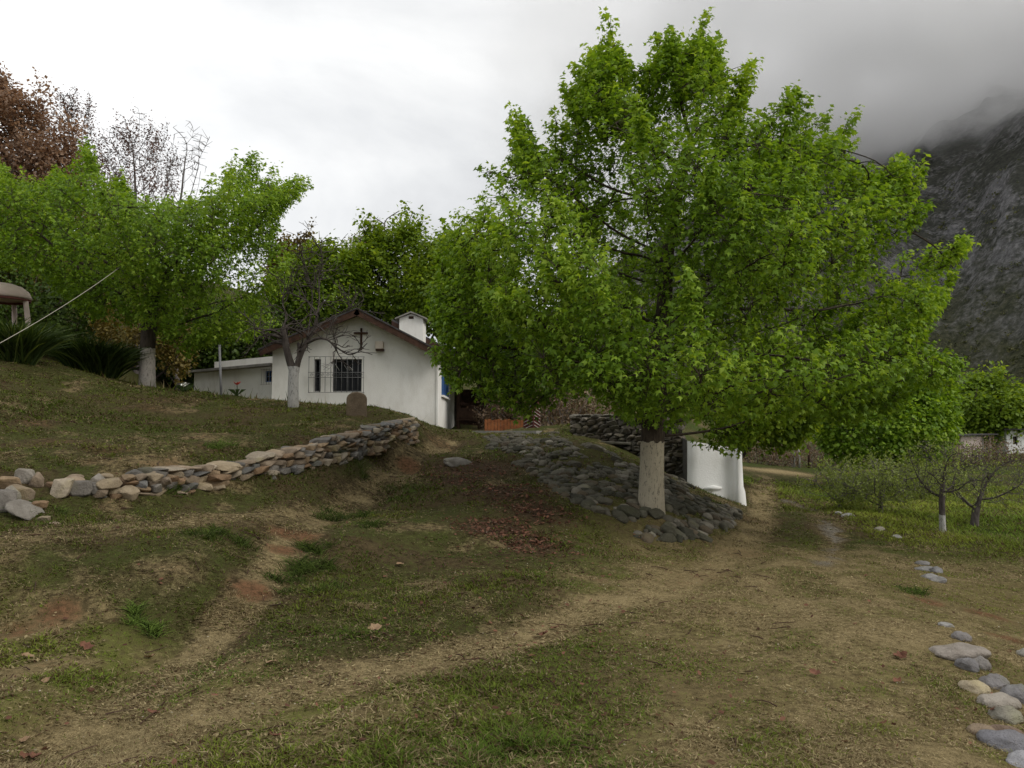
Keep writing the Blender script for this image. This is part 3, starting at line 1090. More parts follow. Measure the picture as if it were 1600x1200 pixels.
def grow_tree(name, label, cat, attr, trunk, r0, step, kill, leafmat, barkmat, leaf=0.09, per=10, spread=0.13, group=None, seed=1,
              sprays=None, limb_min=0.02, leaf_geo=(LEAF_V, LEAF_F), droop=.35, up=.12, nolimbs=False, infl=None, rmin=.004, pexp=1.75, young=0, twig_r=.005):
    """attr: points filling the crown. Half of the skeleton's targets are attr itself; sprays: points that each get a twig and a bunch of leaves"""
    rng = np.random.default_rng(seed)
    base = np.array(trunk[0], float)
    if sprays is not None:          # no bough grows where no leaves are
        nd = np.concatenate([np.partition(np.linalg.norm(attr[i:i + 300, None] - sprays[None], axis=2), 3, axis=1)[:, 3] for i in range(0, len(attr), 300)])
        attr = attr[nd < max(.26, 2.2 * np.median(nd))]
    P, par, n_tr = colonize(attr, trunk, step, kill, rng, infl, up)
    groups, rr, kids, Q, cnt = tree_mesh(P, par, n_tr, r0, base, rmin, pexp)
    root = thing(name, label, cat, base, group)
    small = groups.pop(-1, [])
    limbs = []
    for g, lst in groups.items():
        if rr[g] > limb_min and not nolimbs:
            limbs.append(lst)
        else:
            small += lst
    S = attr if sprays is None else sprays
    nS0 = len(S)
    # twigs from the nearest skeleton node to every spray, rising a little on the way
    near = np.empty(len(S), int)
    cand = np.arange(max(1, n_tr - 2), len(P))
    if len(cand) == 0:
        cand = np.arange(len(P))
    for i in range(0, len(S), 500):
        D = np.linalg.norm(S[i:i + 500, None] - Q[None, cand] - np.array([0, 0, .06]), axis=2)
        near[i:i + 500] = cand[D.argmin(1)]
    ln = np.linalg.norm(S - Q[near], axis=1)
    okS = ln < max(np.median(ln) * 1.9, step * 1.7)
    if young:
        young = int(okS[-young:].sum())
    S, near = S[okS], near[okS]
    A0 = Q[near] - base
    B0 = S - base
    mid = A0 * .5 + B0 * .5 - np.array([0, 0, 1]) * (np.linalg.norm(B0 - A0, axis=1) * .12)[:, None] + rng.normal(0, .02, B0.shape)
    if twig_r > 0:
        tv, tf = [], []
        ang = np.arange(3) * 2 * np.pi / 3
        d = unit(B0 - A0)
        e1 = unit(np.cross(d, np.array([.3, .2, .9])))
        e2 = np.cross(d, e1)
        for c, q in ((A0, 1.3), (B0, .6)):
            tv.append(c[:, None] + twig_r * q * (np.cos(ang)[None, :, None] * e1[:, None] + np.sin(ang)[None, :, None] * e2[:, None]))
        TV = np.concatenate(tv, 1)
        f0 = np.array([[r * 3 + j, r * 3 + (j + 1) % 3, r * 3 + 3 + (j + 1) % 3, r * 3 + 3 + j] for r in range(1) for j in range(3)])
        TF = (f0[None] + (np.arange(len(S)) * 6)[:, None, None]).reshape(-1, 4)
        tw = (TV.reshape(-1, 3), TF)
    V, Fq = join_tubes(small)
    link('trunk', mesh_np('trunk', V, Fq, barkmat, True), root)
    for lst in limbs:
        V, Fq = join_tubes(lst)
        link('branch', mesh_np('branch', V, Fq, barkmat, True), root)
    if twig_r > 0:
        o = link('twigs', mesh_np('twigs', tw[0], tw[1], barkmat, True), root)
        o['kind'] = 'stuff'
    if leafmat is not None and per > 0:
        d = unit(B0 - mid)
        cen = attr.mean(0) - base
        ctint = np.clip(.40 + 1.3 * noise3(bough_coord(B0, np.zeros(2))[0], 1.3, seed + 7) + .8 * noise3(B0, .7, seed) + rng.normal(0, .13, len(S)), 0, 1)
        if young:
            ctint[-young:] = np.clip(ctint[-young:] + .3, 0, 1)          # this spring's shoots are the palest
        k = rng.poisson(per, len(S)) + 1
        idx = np.repeat(np.arange(len(S)), k)
        m = len(idx)
        hor = B0 * np.array([1, 1, 0])
        sd = unit(hor / (np.linalg.norm(hor, axis=1, keepdims=True) + .3) * .6 + np.array([0, 0, .72]) + rng.normal(0, .24, B0.shape))
        off = unit(rng.normal(0, 1, (m, 3))) * (rng.random((m, 1)) ** .5) * spread * .62
        along = rng.uniform(-1.25, 1.25, (m, 1)) * spread * 1.35
        C = B0[idx] + sd[idx] * along + off * (1 - .25 * along / spread)
        outw = unit(C - cen)
        ax = unit(off) * .9 + outw * .35 + rng.normal(0, .3, (m, 3)) + np.array([0, 0, -droop])
        nm = np.array([0, 0, 1.0]) + outw * .4 + unit(off) * .35 + rng.normal(0, .33, (m, 3))
        sz = leaf * rng.uniform(.5, 1.35, m)
        me = leaves_np('crown', C, ax, nm, sz, np.clip(ctint[idx] + rng.normal(0, .07, m), 0, 1), leafmat, *leaf_geo)
        o = link('crown', me, root)
        o['kind'] = 'stuff'
    print(name, len(P), len(S), 'limbs', len(limbs))
    return root


def noise3(P, f, seed=0):
    P = P * f
    return (fbm(P[:, 0] + .61 * P[:, 2], P[:, 1] - .47 * P[:, 2], 2, seed) + fbm(P[:, 2] * 1.1 + 7.7, P[:, 0] * .8 - P[:, 1] * .6, 2, seed + 3)) / 2


def bough_coord(P, axis, asc=.8, ka=2.3, kz=.95):
    """points on one rising bough share a compass direction and the height where the bough leaves the trunk"""
    d = P[:, :2] - np.asarray(axis)[None, :2]
    r = np.hypot(d[:, 0], d[:, 1])
    u = d / (r[:, None] + .25)
    z0 = P[:, 2] - asc * r
    return np.c_[u * ka, z0 * kz], r


def radial_boughs(P, axis, cut, seed, rel=None, asc=.8, ka=2.3, kz=.95):
    Q, r = bough_coord(P, axis, asc, ka, kz)
    n = noise3(Q, 1.0, seed) * 2 + .30 * noise3(P, 1.1, seed + 50)
    c = cut - .10 * np.clip(1 - r / (.35 * r.max()), 0, 1)
    return P[n > c]


def boughs(P, f, cut, seed=0, sq=1.0, ztop=1e9):
    """drop the points that fall between the boughs"""
    n = noise3(P * sq, f, seed) * 2
    return P[(n > cut) | (P[:, 2] > ztop)]


def shoots(P, n, L, rng, upper=0.35):
    """upright leafy shoots on the outside of the upper crown: (tips for the skeleton, sprays)"""
    c = P.mean(0)
    e = np.abs(P - c).max(0)
    q = (P - c) / e
    sc = np.linalg.norm(q, axis=1) + .25 * q[:, 2]
    cand = P[(q[:, 2] > -upper) & (sc > np.quantile(sc, .72))]
    b = cand[rng.integers(0, len(cand), n)]
    d = unit((b - c) / e * np.array([.5, .5, .25]) + np.array([0, 0, .8]) + rng.normal(0, .12, (n, 3)))
    l = L * rng.uniform(.4, 1.15, n)
    ts = np.linspace(.1, 1, 6)
    S = (b[:, None] + d[:, None] * (l[:, None] * ts[None])[..., None]).reshape(-1, 3)
    return S


def trunk_line(px_pts, Y, step, foot=None):
    pts = [at(a, b, Y if len(q) == 0 else q[0]) for a, b, *q in px_pts]
    if foot is not None:
        pts[0] = np.array(foot, float)
    out = [pts[0]]
    for a, b in zip(pts[:-1], pts[1:]):
        k = max(1, int(np.linalg.norm(b - a) / step))
        for j in range(1, k + 1):
            out.append(a + (b - a) * j / k)
    return out


BARK = bark_mat('maple_bark_limewashed', (0.032, 0.024, 0.018), (0.075, 0.058, 0.043), 1.14, (0.44, 0.39, 0.29))
BARK_L = bark_mat('left_maple_bark_limewashed', (0.035, 0.027, 0.02), (0.08, 0.064, 0.05), 1.10, (0.62, 0.56, 0.50))
BARK_B = bark_mat('bare_tree_bark_limewashed', (0.032, 0.026, 0.022), (0.085, 0.07, 0.06), 0.95, (0.40, 0.39, 0.36))
BARK_P = bark_mat('plain_bark', (0.035, 0.028, 0.022), (0.085, 0.07, 0.058))
BARK_G = bark_mat('grey_bark', (0.085, 0.072, 0.066), (0.17, 0.15, 0.138))
BARK_O = bark_mat('orchard_bark_limewashed', (0.05, 0.042, 0.038), (0.12, 0.10, 0.092), 0.38, (0.5, 0.49, 0.46))

MAIN = [(1088, 62), (1106, 76), (1130, 96), (1120, 118), (1150, 140), (1178, 132), (1160, 178), (1195, 185), (1212, 150), (1250, 138), (1288, 150), (1290, 185), (1262, 230),
        (1300, 214), (1355, 226), (1338, 262), (1395, 256), (1422, 290), (1412, 332), (1470, 316), (1455, 362), (1495, 358), (1516, 384), (1480, 420), (1442, 440),
        (1478, 468), (1452, 505), (1440, 545), (1502, 570), (1490, 602), (1424, 604), (1400, 640), (1330, 656), (1255, 642), (1205, 652), (1165, 696), (1105, 690),
        (1065, 660), (1000, 650), (960, 640), (915, 600), (880, 612), (830, 650), (775, 636), (740, 606), (705, 600), (678, 556), (690, 520), (668, 480), (690, 430), (688, 372),
        (722, 312), (742, 330), (752, 268), (800, 264), (822, 186), (846, 240), (880, 222), (890, 160), (914, 108), (955, 76), (976, 80), (986, 122), (1020, 96), (1046, 78), (1066, 106)]
rt = np.random.default_rng(5)
sq = np.array([1, 1, 1.3])                      # boughs are flatter than they are wide
A_main = radial_boughs(poly_attr(MAIN, 12.7, 3000, rt, .70, .2), at(1030, 600, 12.7), -.05, 5)
sh_ = shoots(A_main, 190, .58, rt)
S_main = np.concatenate([radial_boughs(poly_attr(MAIN, 12.7, 17500, rt, .72, .2), at(1030, 600, 12.7), -.085, 5), sh_ + rt.normal(0, .04, sh_.shape), sh_])
A_main = np.concatenate([A_main, sh_[3::6], sh_[5::6]])
foot = hit(1017, 793)
foot[2] -= .12
grow_tree('maple_tree', 'biggest bright green tree, its limewashed trunk rising from the cobbled bank', 'tree', A_main,
          trunk_line([(1017, 792), (1019, 700), (1024, 600), (1038, 480), (1042, 400), (1056, 320), (1078, 230)], 12.6, .16, foot),
          .185, .17, .24, M['leaf'], BARK, .084, 8, .10, None, 3, S_main, .012, pexp=1.8, up=.22, young=len(sh_) * 2)

LEFTT = [(-70, 300), (-20, 270), (60, 296), (110, 270), (140, 240), (165, 290), (230, 322), (300, 316), (340, 300), (372, 268), (392, 240), (412, 290), (474, 294), (440, 332),
         (425, 380), (470, 420), (440, 460), (400, 478), (430, 512), (350, 530), (290, 546), (240, 506), (190, 496), (130, 484), (96, 458), (60, 425), (-70, 395)]
foot = hit(230, 603)
foot[2] -= .1
Yl = foot[1]
A_left = radial_boughs(poly_attr(LEFTT, Yl, 1500, rt, .8, .2), at(235, 530, Yl), -.07, 15)
sh_ = shoots(A_left, 70, .6, rt)
S_left = np.concatenate([radial_boughs(poly_attr(LEFTT, Yl, 8200, rt, .8, .3), at(235, 530, Yl), -.08, 15), sh_, sh_ + rt.normal(0, .07, sh_.shape)])
A_left = np.concatenate([A_left, sh_[3::6], sh_[5::6]])
grow_tree('maple_tree', 'broad green tree with a white painted trunk standing on the left grassy terrace', 'tree', A_left,
          trunk_line([(230, 603), (231, 530), (238, 470), (250, 420)], Yl, .22, foot),
          .19, .24, .32, M['leaf'], BARK_L, .095, 9, .15, None, 4, S_left, .02, pexp=1.75, up=.15, young=len(sh_) * 2)

# the small bare tree in front of the church
def bare_tree():
    foot = crest_hit(459, 636)
    foot[2] -= .08
    Y = foot[1]
    rng = np.random.default_rng(8)
    root = thing('bare_tree', 'small leafless forked tree with a whitewashed trunk before the white church front', 'tree', foot)

    def limb(name, pts, r0, r1, twigs, tl, sag=0.0):
        P = np.array([at(p[0], p[1], Y + (p[2] if len(p) > 2 else 0)) for p in pts])
        if name == 'trunk':
            P[0] = foot
        # smooth through the measured points
        t = np.linspace(0, len(P) - 1, len(P) * 4)
        C = np.stack([np.interp(t, np.arange(len(P)), P[:, k]) for k in range(3)], 1)
        for _ in range(3):
            C[1:-1] = .25 * C[:-2] + .5 * C[1:-1] + .25 * C[2:]
        L = [(C - foot, np.linspace(r0, r1, len(C)), 9 if r0 > .05 else 5)]
        for _ in range(twigs):
            i = rng.integers(len(C) // 4, len(C))
            d = unit(C[min(i + 1, len(C) - 1)] - C[max(i - 1, 0)] + rng.normal(0, .55, 3) + np.array([0, 0, .35]))
            q = [C[i]]
            n = 6
            for j in range(n):
                d = unit(d + rng.normal(0, .25, 3) - np.array([0, 0, sag]))
                q.append(q[-1] + d * tl * rng.uniform(.6, 1.2) / n)
                if j in (2, 3, 4) and rng.random() < .8:
                    e = unit(d + rng.normal(0, .7, 3))
                    q2 = [q[-1]]
                    for _k in range(3):
                        e = unit(e + rng.normal(0, .2, 3))
                        q2.append(q2[-1] + e * tl * .12)
                    L.append((np.array(q2) - foot, np.linspace(.008, .005, 4), 3))
            L.append((np.array(q) - foot, np.linspace(max(.012, r1 * .8), .006, n + 1), 4))
        V, Fq = join_tubes(L)
        link(name, mesh_np(name, V, Fq, BARK_B, True), root)
    limb('trunk', [(459, 636), (458, 610), (459, 582), (459, 572)], .125, .105, 0, 0)
    limb('branch', [(458, 580), (452, 562), (446, 538), (442, 512)], .09, .062, 5, .8)
    limb('branch', [(462, 582), (466, 562), (478, 536), (490, 514), (496, 495)], .075, .024, 10, .9)
    limb('branch', [(467, 562), (468, 545), (466, 536)], .05, .035, 3, .5)
    limb('branch', [(480, 536, -.2), (496, 528, -.4), (512, 530, -.5), (522, 540, -.6), (528, 552, -.6)], .034, .014, 12, .7)
    limb('branch', [(488, 520), (502, 506, .3), (520, 494, .4), (545, 484, .5), (556, 478, .5)], .026, .008, 14, .8)
    limb('branch', [(522, 540, -.6), (545, 556, -.6), (560, 550, -.6), (574, 536, -.6)], .018, .008, 6, .5)
    limb('branch', [(492, 505), (500, 470, .4), (497, 430, .6), (506, 395, .7)], .022, .007, 16, .9)
    limb('branch', [(480, 530, .3), (490, 460, .6), (478, 420, .6), (470, 385, .6)], .022, .006, 14, .9)
    limb('branch', [(442, 526, -.2), (432, 518, -.4), (420, 514, -.5), (405, 520, -.6), (396, 512, -.6)], .028, .009, 10, .7)
    limb('branch', [(444, 532, .2), (428, 533, .4), (410, 524, .5), (398, 530, .5)], .025, .01, 7, .6)
    limb('branch', [(442, 512), (448, 495, .3), (440, 470, .4), (446, 445, .5)], .022, .007, 12, .8)


bare_tree()

# trees behind
def back_tree(name, label, poly, Y, n, r0, leafm, bark, leaf, per, spread, step, group, seed, tf=.75, basepx=None, thin=.03, **kw):
    A = poly_attr(poly, Y, n, np.random.default_rng(seed), tf)
    pc = np.array(poly, float)
    bx = basepx if basepx is not None else pc[:, 0].mean()
    x = (bx - 800) / F * Y
    b = gpt(x, Y)
    b[2] -= .15
    low = A[:, 2].min()
    cz = A[:, 2].mean()
    zt = max(b[2] + .8, .55 * low + .45 * cz)
    tx = A[:, 0].mean()
    top = np.array([.4 * x + .6 * tx, Y, zt])
    k = max(2, int(np.linalg.norm(top - b) / step))
    tr = [b + (top - b) * j / k + np.array([.05 * math.sin(j * 1.3 + seed), .05 * math.cos(j * 1.7 + seed), 0]) * (0 < j) for j in range(k + 1)]
    rs = np.random.default_rng(seed + 500)
    S = boughs(poly_attr(poly, Y, int(n * kw.pop('dens', 3.3)), rs, tf, .25), .38, -.32, seed)
    sh = shoots(A, max(6, n // 22), kw.pop('shoot', 1.1), rs)
    S = np.concatenate([S, sh])
    A = np.concatenate([A[:n // 2], sh[5::6]])
    kw.setdefault('leaf_geo', (OVAL_V * np.array([1, 1.5, 1]), OVAL_F))
    return grow_tree(name, label, 'tree', A, tr, r0, step, step * 1.25, leafm, bark, leaf, per, spread, group, seed, S, .05, twig_r=kw.pop('twig_r', 0 if leafm is not None else .008), **kw)


BG = 'trees on the slope behind the church'
back_tree('leafy_tree', 'leafy green tree rising behind the church ridge and its small bell turret', [(552, 400), (575, 372), (592, 352), (604, 372), (628, 358), (652, 356), (662, 388), (690, 378), (702, 430), (700, 500), (640, 520), (570, 500), (535, 470), (530, 420)],
          36, 800, .2, M['leaf_back'], BARK_P, .17, 9, .30, .42, BG, 21)
back_tree('leafy_tree', 'dark green tree behind the left roof slope of the church', [(452, 420), (478, 396), (505, 384), (540, 392), (566, 430), (565, 500), (500, 535), (440, 520), (425, 470)],
          35, 700, .18, M['leaf_back'], BARK_P, .16, 7, .30, .42, BG, 22)
back_tree('ochre_tree', 'yellowish brown tree top between the left maple and the church trees', [(420, 410), (440, 380), (470, 376), (492, 392), (495, 450), (450, 480), (415, 460)],
          42, 350, .15, M['leaf_ochre'], BARK_P, .17, 6, .32, .5, BG, 23)
back_tree('bare_pink_tree', 'pinkish almost leafless tree top peeping over the green trees behind the church', [(538, 395), (552, 372), (580, 358), (596, 366), (592, 400), (560, 430), (535, 420)],
          46, 300, .15, M['leaf_pink'], BARK_G, .09, 3, .3, .45, BG, 24)
back_tree('leafy_tree', 'green tree beyond the church, half hidden by the biggest tree', [(640, 440), (668, 400), (700, 372), (760, 372), (800, 420), (800, 540), (720, 540), (660, 510), (640, 490)],
          34, 700, .18, M['leaf_back'], BARK_P, .16, 8, .30, .42, BG, 25)
back_tree('rust_tree', 'tall tree with rust brown foliage at the upper left edge', [(-90, 130), (-10, 118), (25, 150), (62, 160), (92, 200), (118, 215), (128, 280), (110, 330), (60, 380), (-90, 400)],
          34, 1700, .24, M['leaf_brown'], BARK_P, .145, 10, .36, .38, BG, 26, tf=.6, dens=2.6, pexp=1.6)
back_tree('rust_tree', 'thin reddish brown tree beside the tall rust brown one', [(66, 180), (100, 160), (140, 170), (158, 230), (205, 280), (190, 345), (110, 350), (80, 260)],
          37, 900, .14, M['leaf_pink'], BARK_P, .09, 3, .25, .32, BG, 27, dens=1.2, twig_r=.008, pexp=1.6)
back_tree('ochre_tree', 'low yellowish brown tree glimpsed behind the left maple', [(-60, 340), (20, 320), (110, 310), (190, 340), (230, 400), (200, 470), (80, 480), (-60, 470)],
          31, 650, .2, M['leaf_ochre'], BARK_P, .13, 7, .32, .45, BG, 28)
back_tree('bare_grey_tree', 'grey nearly leafless tree above the left maple crown', [(150, 270), (180, 222), (215, 205), (250, 228), (272, 258), (275, 340), (240, 390), (180, 390), (150, 320)],
          33, 1700, .12, M['leaf_pink'], BARK_G, .08, 4, .2, .26, BG, 29, dens=.5, twig_r=.008, pexp=1.6, rmin=.008)
back_tree('bare_grey_tree', 'leafless grey tree of long upright bare shoots above the left maple', [(236, 330), (252, 262), (275, 240), (300, 240), (318, 262), (310, 330), (270, 390), (245, 380)],
          31, 900, .09, None, BARK_G, .05, 0, .2, .28, BG, 30, up=.3, rmin=.008, dens=.5, twig_r=.008, shoot=1.3, pexp=1.5)
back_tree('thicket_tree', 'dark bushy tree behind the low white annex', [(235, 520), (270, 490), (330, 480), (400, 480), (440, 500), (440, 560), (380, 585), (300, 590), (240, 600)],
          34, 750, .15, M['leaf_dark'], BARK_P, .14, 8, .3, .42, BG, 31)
back_tree('thicket_tree', 'brownish green bushy tree between the strap leaved clumps and the annex', [(150, 500), (190, 470), (240, 480), (290, 500), (300, 560), (280, 610), (220, 610), (160, 580)],
          27, 500, .12, M['leaf_ochre'], BARK_P, .11, 7, .26, .36, BG, 32)
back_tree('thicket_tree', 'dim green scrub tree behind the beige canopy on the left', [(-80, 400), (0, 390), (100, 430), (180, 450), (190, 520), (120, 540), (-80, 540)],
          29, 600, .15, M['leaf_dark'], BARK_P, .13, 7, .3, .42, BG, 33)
back_tree('leafy_tree', 'green tree with low hanging leaves right beyond the free standing white wall', [(1130, 620), (1170, 560), (1240, 550), (1300, 590), (1290, 650), (1245, 690), (1190, 684), (1150, 676)],
          22, 650, .07, M['leaf_back'], BARK_P, .12, 8, .22, .32, None, 34, basepx=1135)
back_tree('leafy_tree', 'dense round green tree growing at the far side of the orchard', [(1270, 640), (1310, 580), (1380, 560), (1450, 580), (1490, 630), (1498, 690), (1450, 728), (1370, 722), (1300, 708), (1275, 690)],
          27, 900, .2, M['leaf'], BARK_P, .14, 9, .26, .36, None, 35, basepx=1390)
back_tree('leafy_tree', 'green tree standing behind the distant shed and white house', [(1492, 640), (1520, 600), (1560, 590), (1590, 612), (1630, 620), (1640, 670), (1560, 684), (1500, 676)],
          62, 500, .25, M['leaf_back'], BARK_P, .30, 8, .6, .8, None, 36, basepx=1550)
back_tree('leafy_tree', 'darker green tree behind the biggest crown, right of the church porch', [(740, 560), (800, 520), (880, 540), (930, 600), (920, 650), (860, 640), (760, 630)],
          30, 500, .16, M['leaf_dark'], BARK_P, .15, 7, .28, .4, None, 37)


# brushwood on banks and hedge lines: a thing each, twigs plus dry leaves
def brush(name, label, c, size, n, leafm, leaf, seed, stems=26, group=None):
    rng = np.random.default_rng(seed)
    b = gpt(c[0], c[1])
    root = thing(name, label, 'bush', b, group)
    tubes = []
    tips = []
    for s in range(stems):
        a, r = rng.uniform(0, 2 * np.pi), math.sqrt(rng.random()) * .7
        p = np.array([math.cos(a) * r * size[0], math.sin(a) * r * size[1], -.05])
        p[2] += ground_z(b[0] + p[0], b[1] + p[1])[0] - b[2]
        d = np.array([p[0] / size[0] * .5, p[1] / size[1] * .5, 1.0]) + rng.normal(0, .25, 3)
        L = size[2] * rng.uniform(.6, 1.1)
        pts = [p]
        for j in range(5):
            d = unit(d + rng.normal(0, .2, 3))
            pts.append(pts[-1] + d * L / 5)
            tips.append(pts[-1])
        tubes.append((np.array(pts), np.linspace(.016, .005, 6), 3))
    V, Fq = join_tubes(tubes)
    link('stems', mesh_np('stems', V, Fq, BARK_G, True), root)
    T = np.array(tips)[rng.integers(0, len(tips), n)] + rng.normal(0, 1, (n, 3)) * np.array([.16, .16, .12]) * max(size) * .5
    me = leaves_np('foliage', T, rng.normal(0, 1, (n, 3)), np.array([0, 0, .6]) + rng.normal(0, .6, (n, 3)), leaf * rng.uniform(.5, 1.3, n),
                   np.clip(rng.normal(.5, .25, n), 0, 1), leafm, OVAL_V, OVAL_F)
    o = link('foliage', me, root)
    o['kind'] = 'stuff'
    return root


HB = 'dry brush along the far field edge'
for i, (px, Y, sx, sz, lab) in enumerate([
        (1190, 40, 2.2, 1.7, 'dry brown brush on the bank beyond the bare dirt patch'),
        (1255, 42, 2.6, 1.9, 'dry brown brush beside the grey fence posts'),
        (1510, 48, 3.0, 1.5, 'brown bramble thicket below the distant tin roofed shed'),
        (1570, 46, 3.2, 1.4, 'brown bramble thicket in front of the distant white house'),
        (1320, 44, 3.0, 1.8, 'brown brush behind the orchard, left of the dense round tree'),
        (1450, 47, 3.0, 1.4, 'brown brush behind the orchard, right of the dense round tree'),
        (880, 26, 1.4, 1.8, 'dry tan shrub on the slope right of the striped dark red post'),
        (925, 27, 1.6, 1.6, 'dry tan shrub behind the stone parapet wall'),
        (800, 29, 1.6, 1.3, 'green and brown shrub behind the orange plank fence')]):
    brush('dry_bush', lab, ((px - 800) / F * Y, Y), (sx, sx * .7, sz), 2600, M['leaf_dry'], .12, 60 + i, 34)


# strap-leaved clumps under the left tree
def strap_clump(label, px, py, w, h, n, seed):
    rng = np.random.default_rng(seed)
    b = crest_hit(px, py)
    root = thing('strap_leaf_clump', label, 'plant', b, 'strap leaved clumps on the terrace')
    a = rng.uniform(0, 2 * np.pi, n)
    r = np.sqrt(rng.random(n)) * w * .62
    P0 = np.c_[np.cos(a) * r, np.sin(a) * r * .6, np.zeros(n)]
    P0[:, 2] = ground_z(b[0] + P0[:, 0], b[1] + P0[:, 1]) - b[2] - .03
    d = np.c_[np.cos(a) * .3 + rng.normal(0, .22, n), np.sin(a) * .3 + rng.normal(0, .22, n), np.ones(n)]
    d = unit(d)
    L = h * rng.uniform(.65, 1.2, n)
    side = unit(np.cross(d, rng.normal(0, 1, (n, 3))))
    outd = unit(d * np.array([1, 1, 0]) + 1e-6)
    V, wd = [], .02
    for s, ww in ((0, 1), (.4, 1.1), (.75, .8), (1, .1)):
        c = P0 + d * (L * s)[:, None] + outd * (L * .34 * s ** 2.2)[:, None] - np.array([0, 0, 1]) * (L * .26 * s ** 2.6)[:, None]
        V.append(c - side * wd * ww)
        V.append(c + side * wd * ww)
    V = np.stack(V, 1)
    k = 8
    F0 = np.array([[0, 1, 3, 2], [2, 3, 5, 4], [4, 5, 7, 6]])
    Fq = (F0[None] + (np.arange(n) * k)[:, None, None]).reshape(-1, 4)
    me = mesh_np('blades', V.reshape(-1, 3), Fq, M['strap'])
    t = me.attributes.new('tint', 'FLOAT', 'POINT')
    t.data.foreach_set('value', np.repeat(rng.random(n) ** 2, k).astype(np.float32))
    o = link('blades', me, root)
    o['kind'] = 'stuff'


strap_clump('big dark clump of arching strap leaves left of the white painted left trunk', 145, 582, .95, 1.15, 1700, 1)
strap_clump('dark clump of strap leaves in front of the beige canopy', 22, 562, .7, 1.15, 1100, 2)


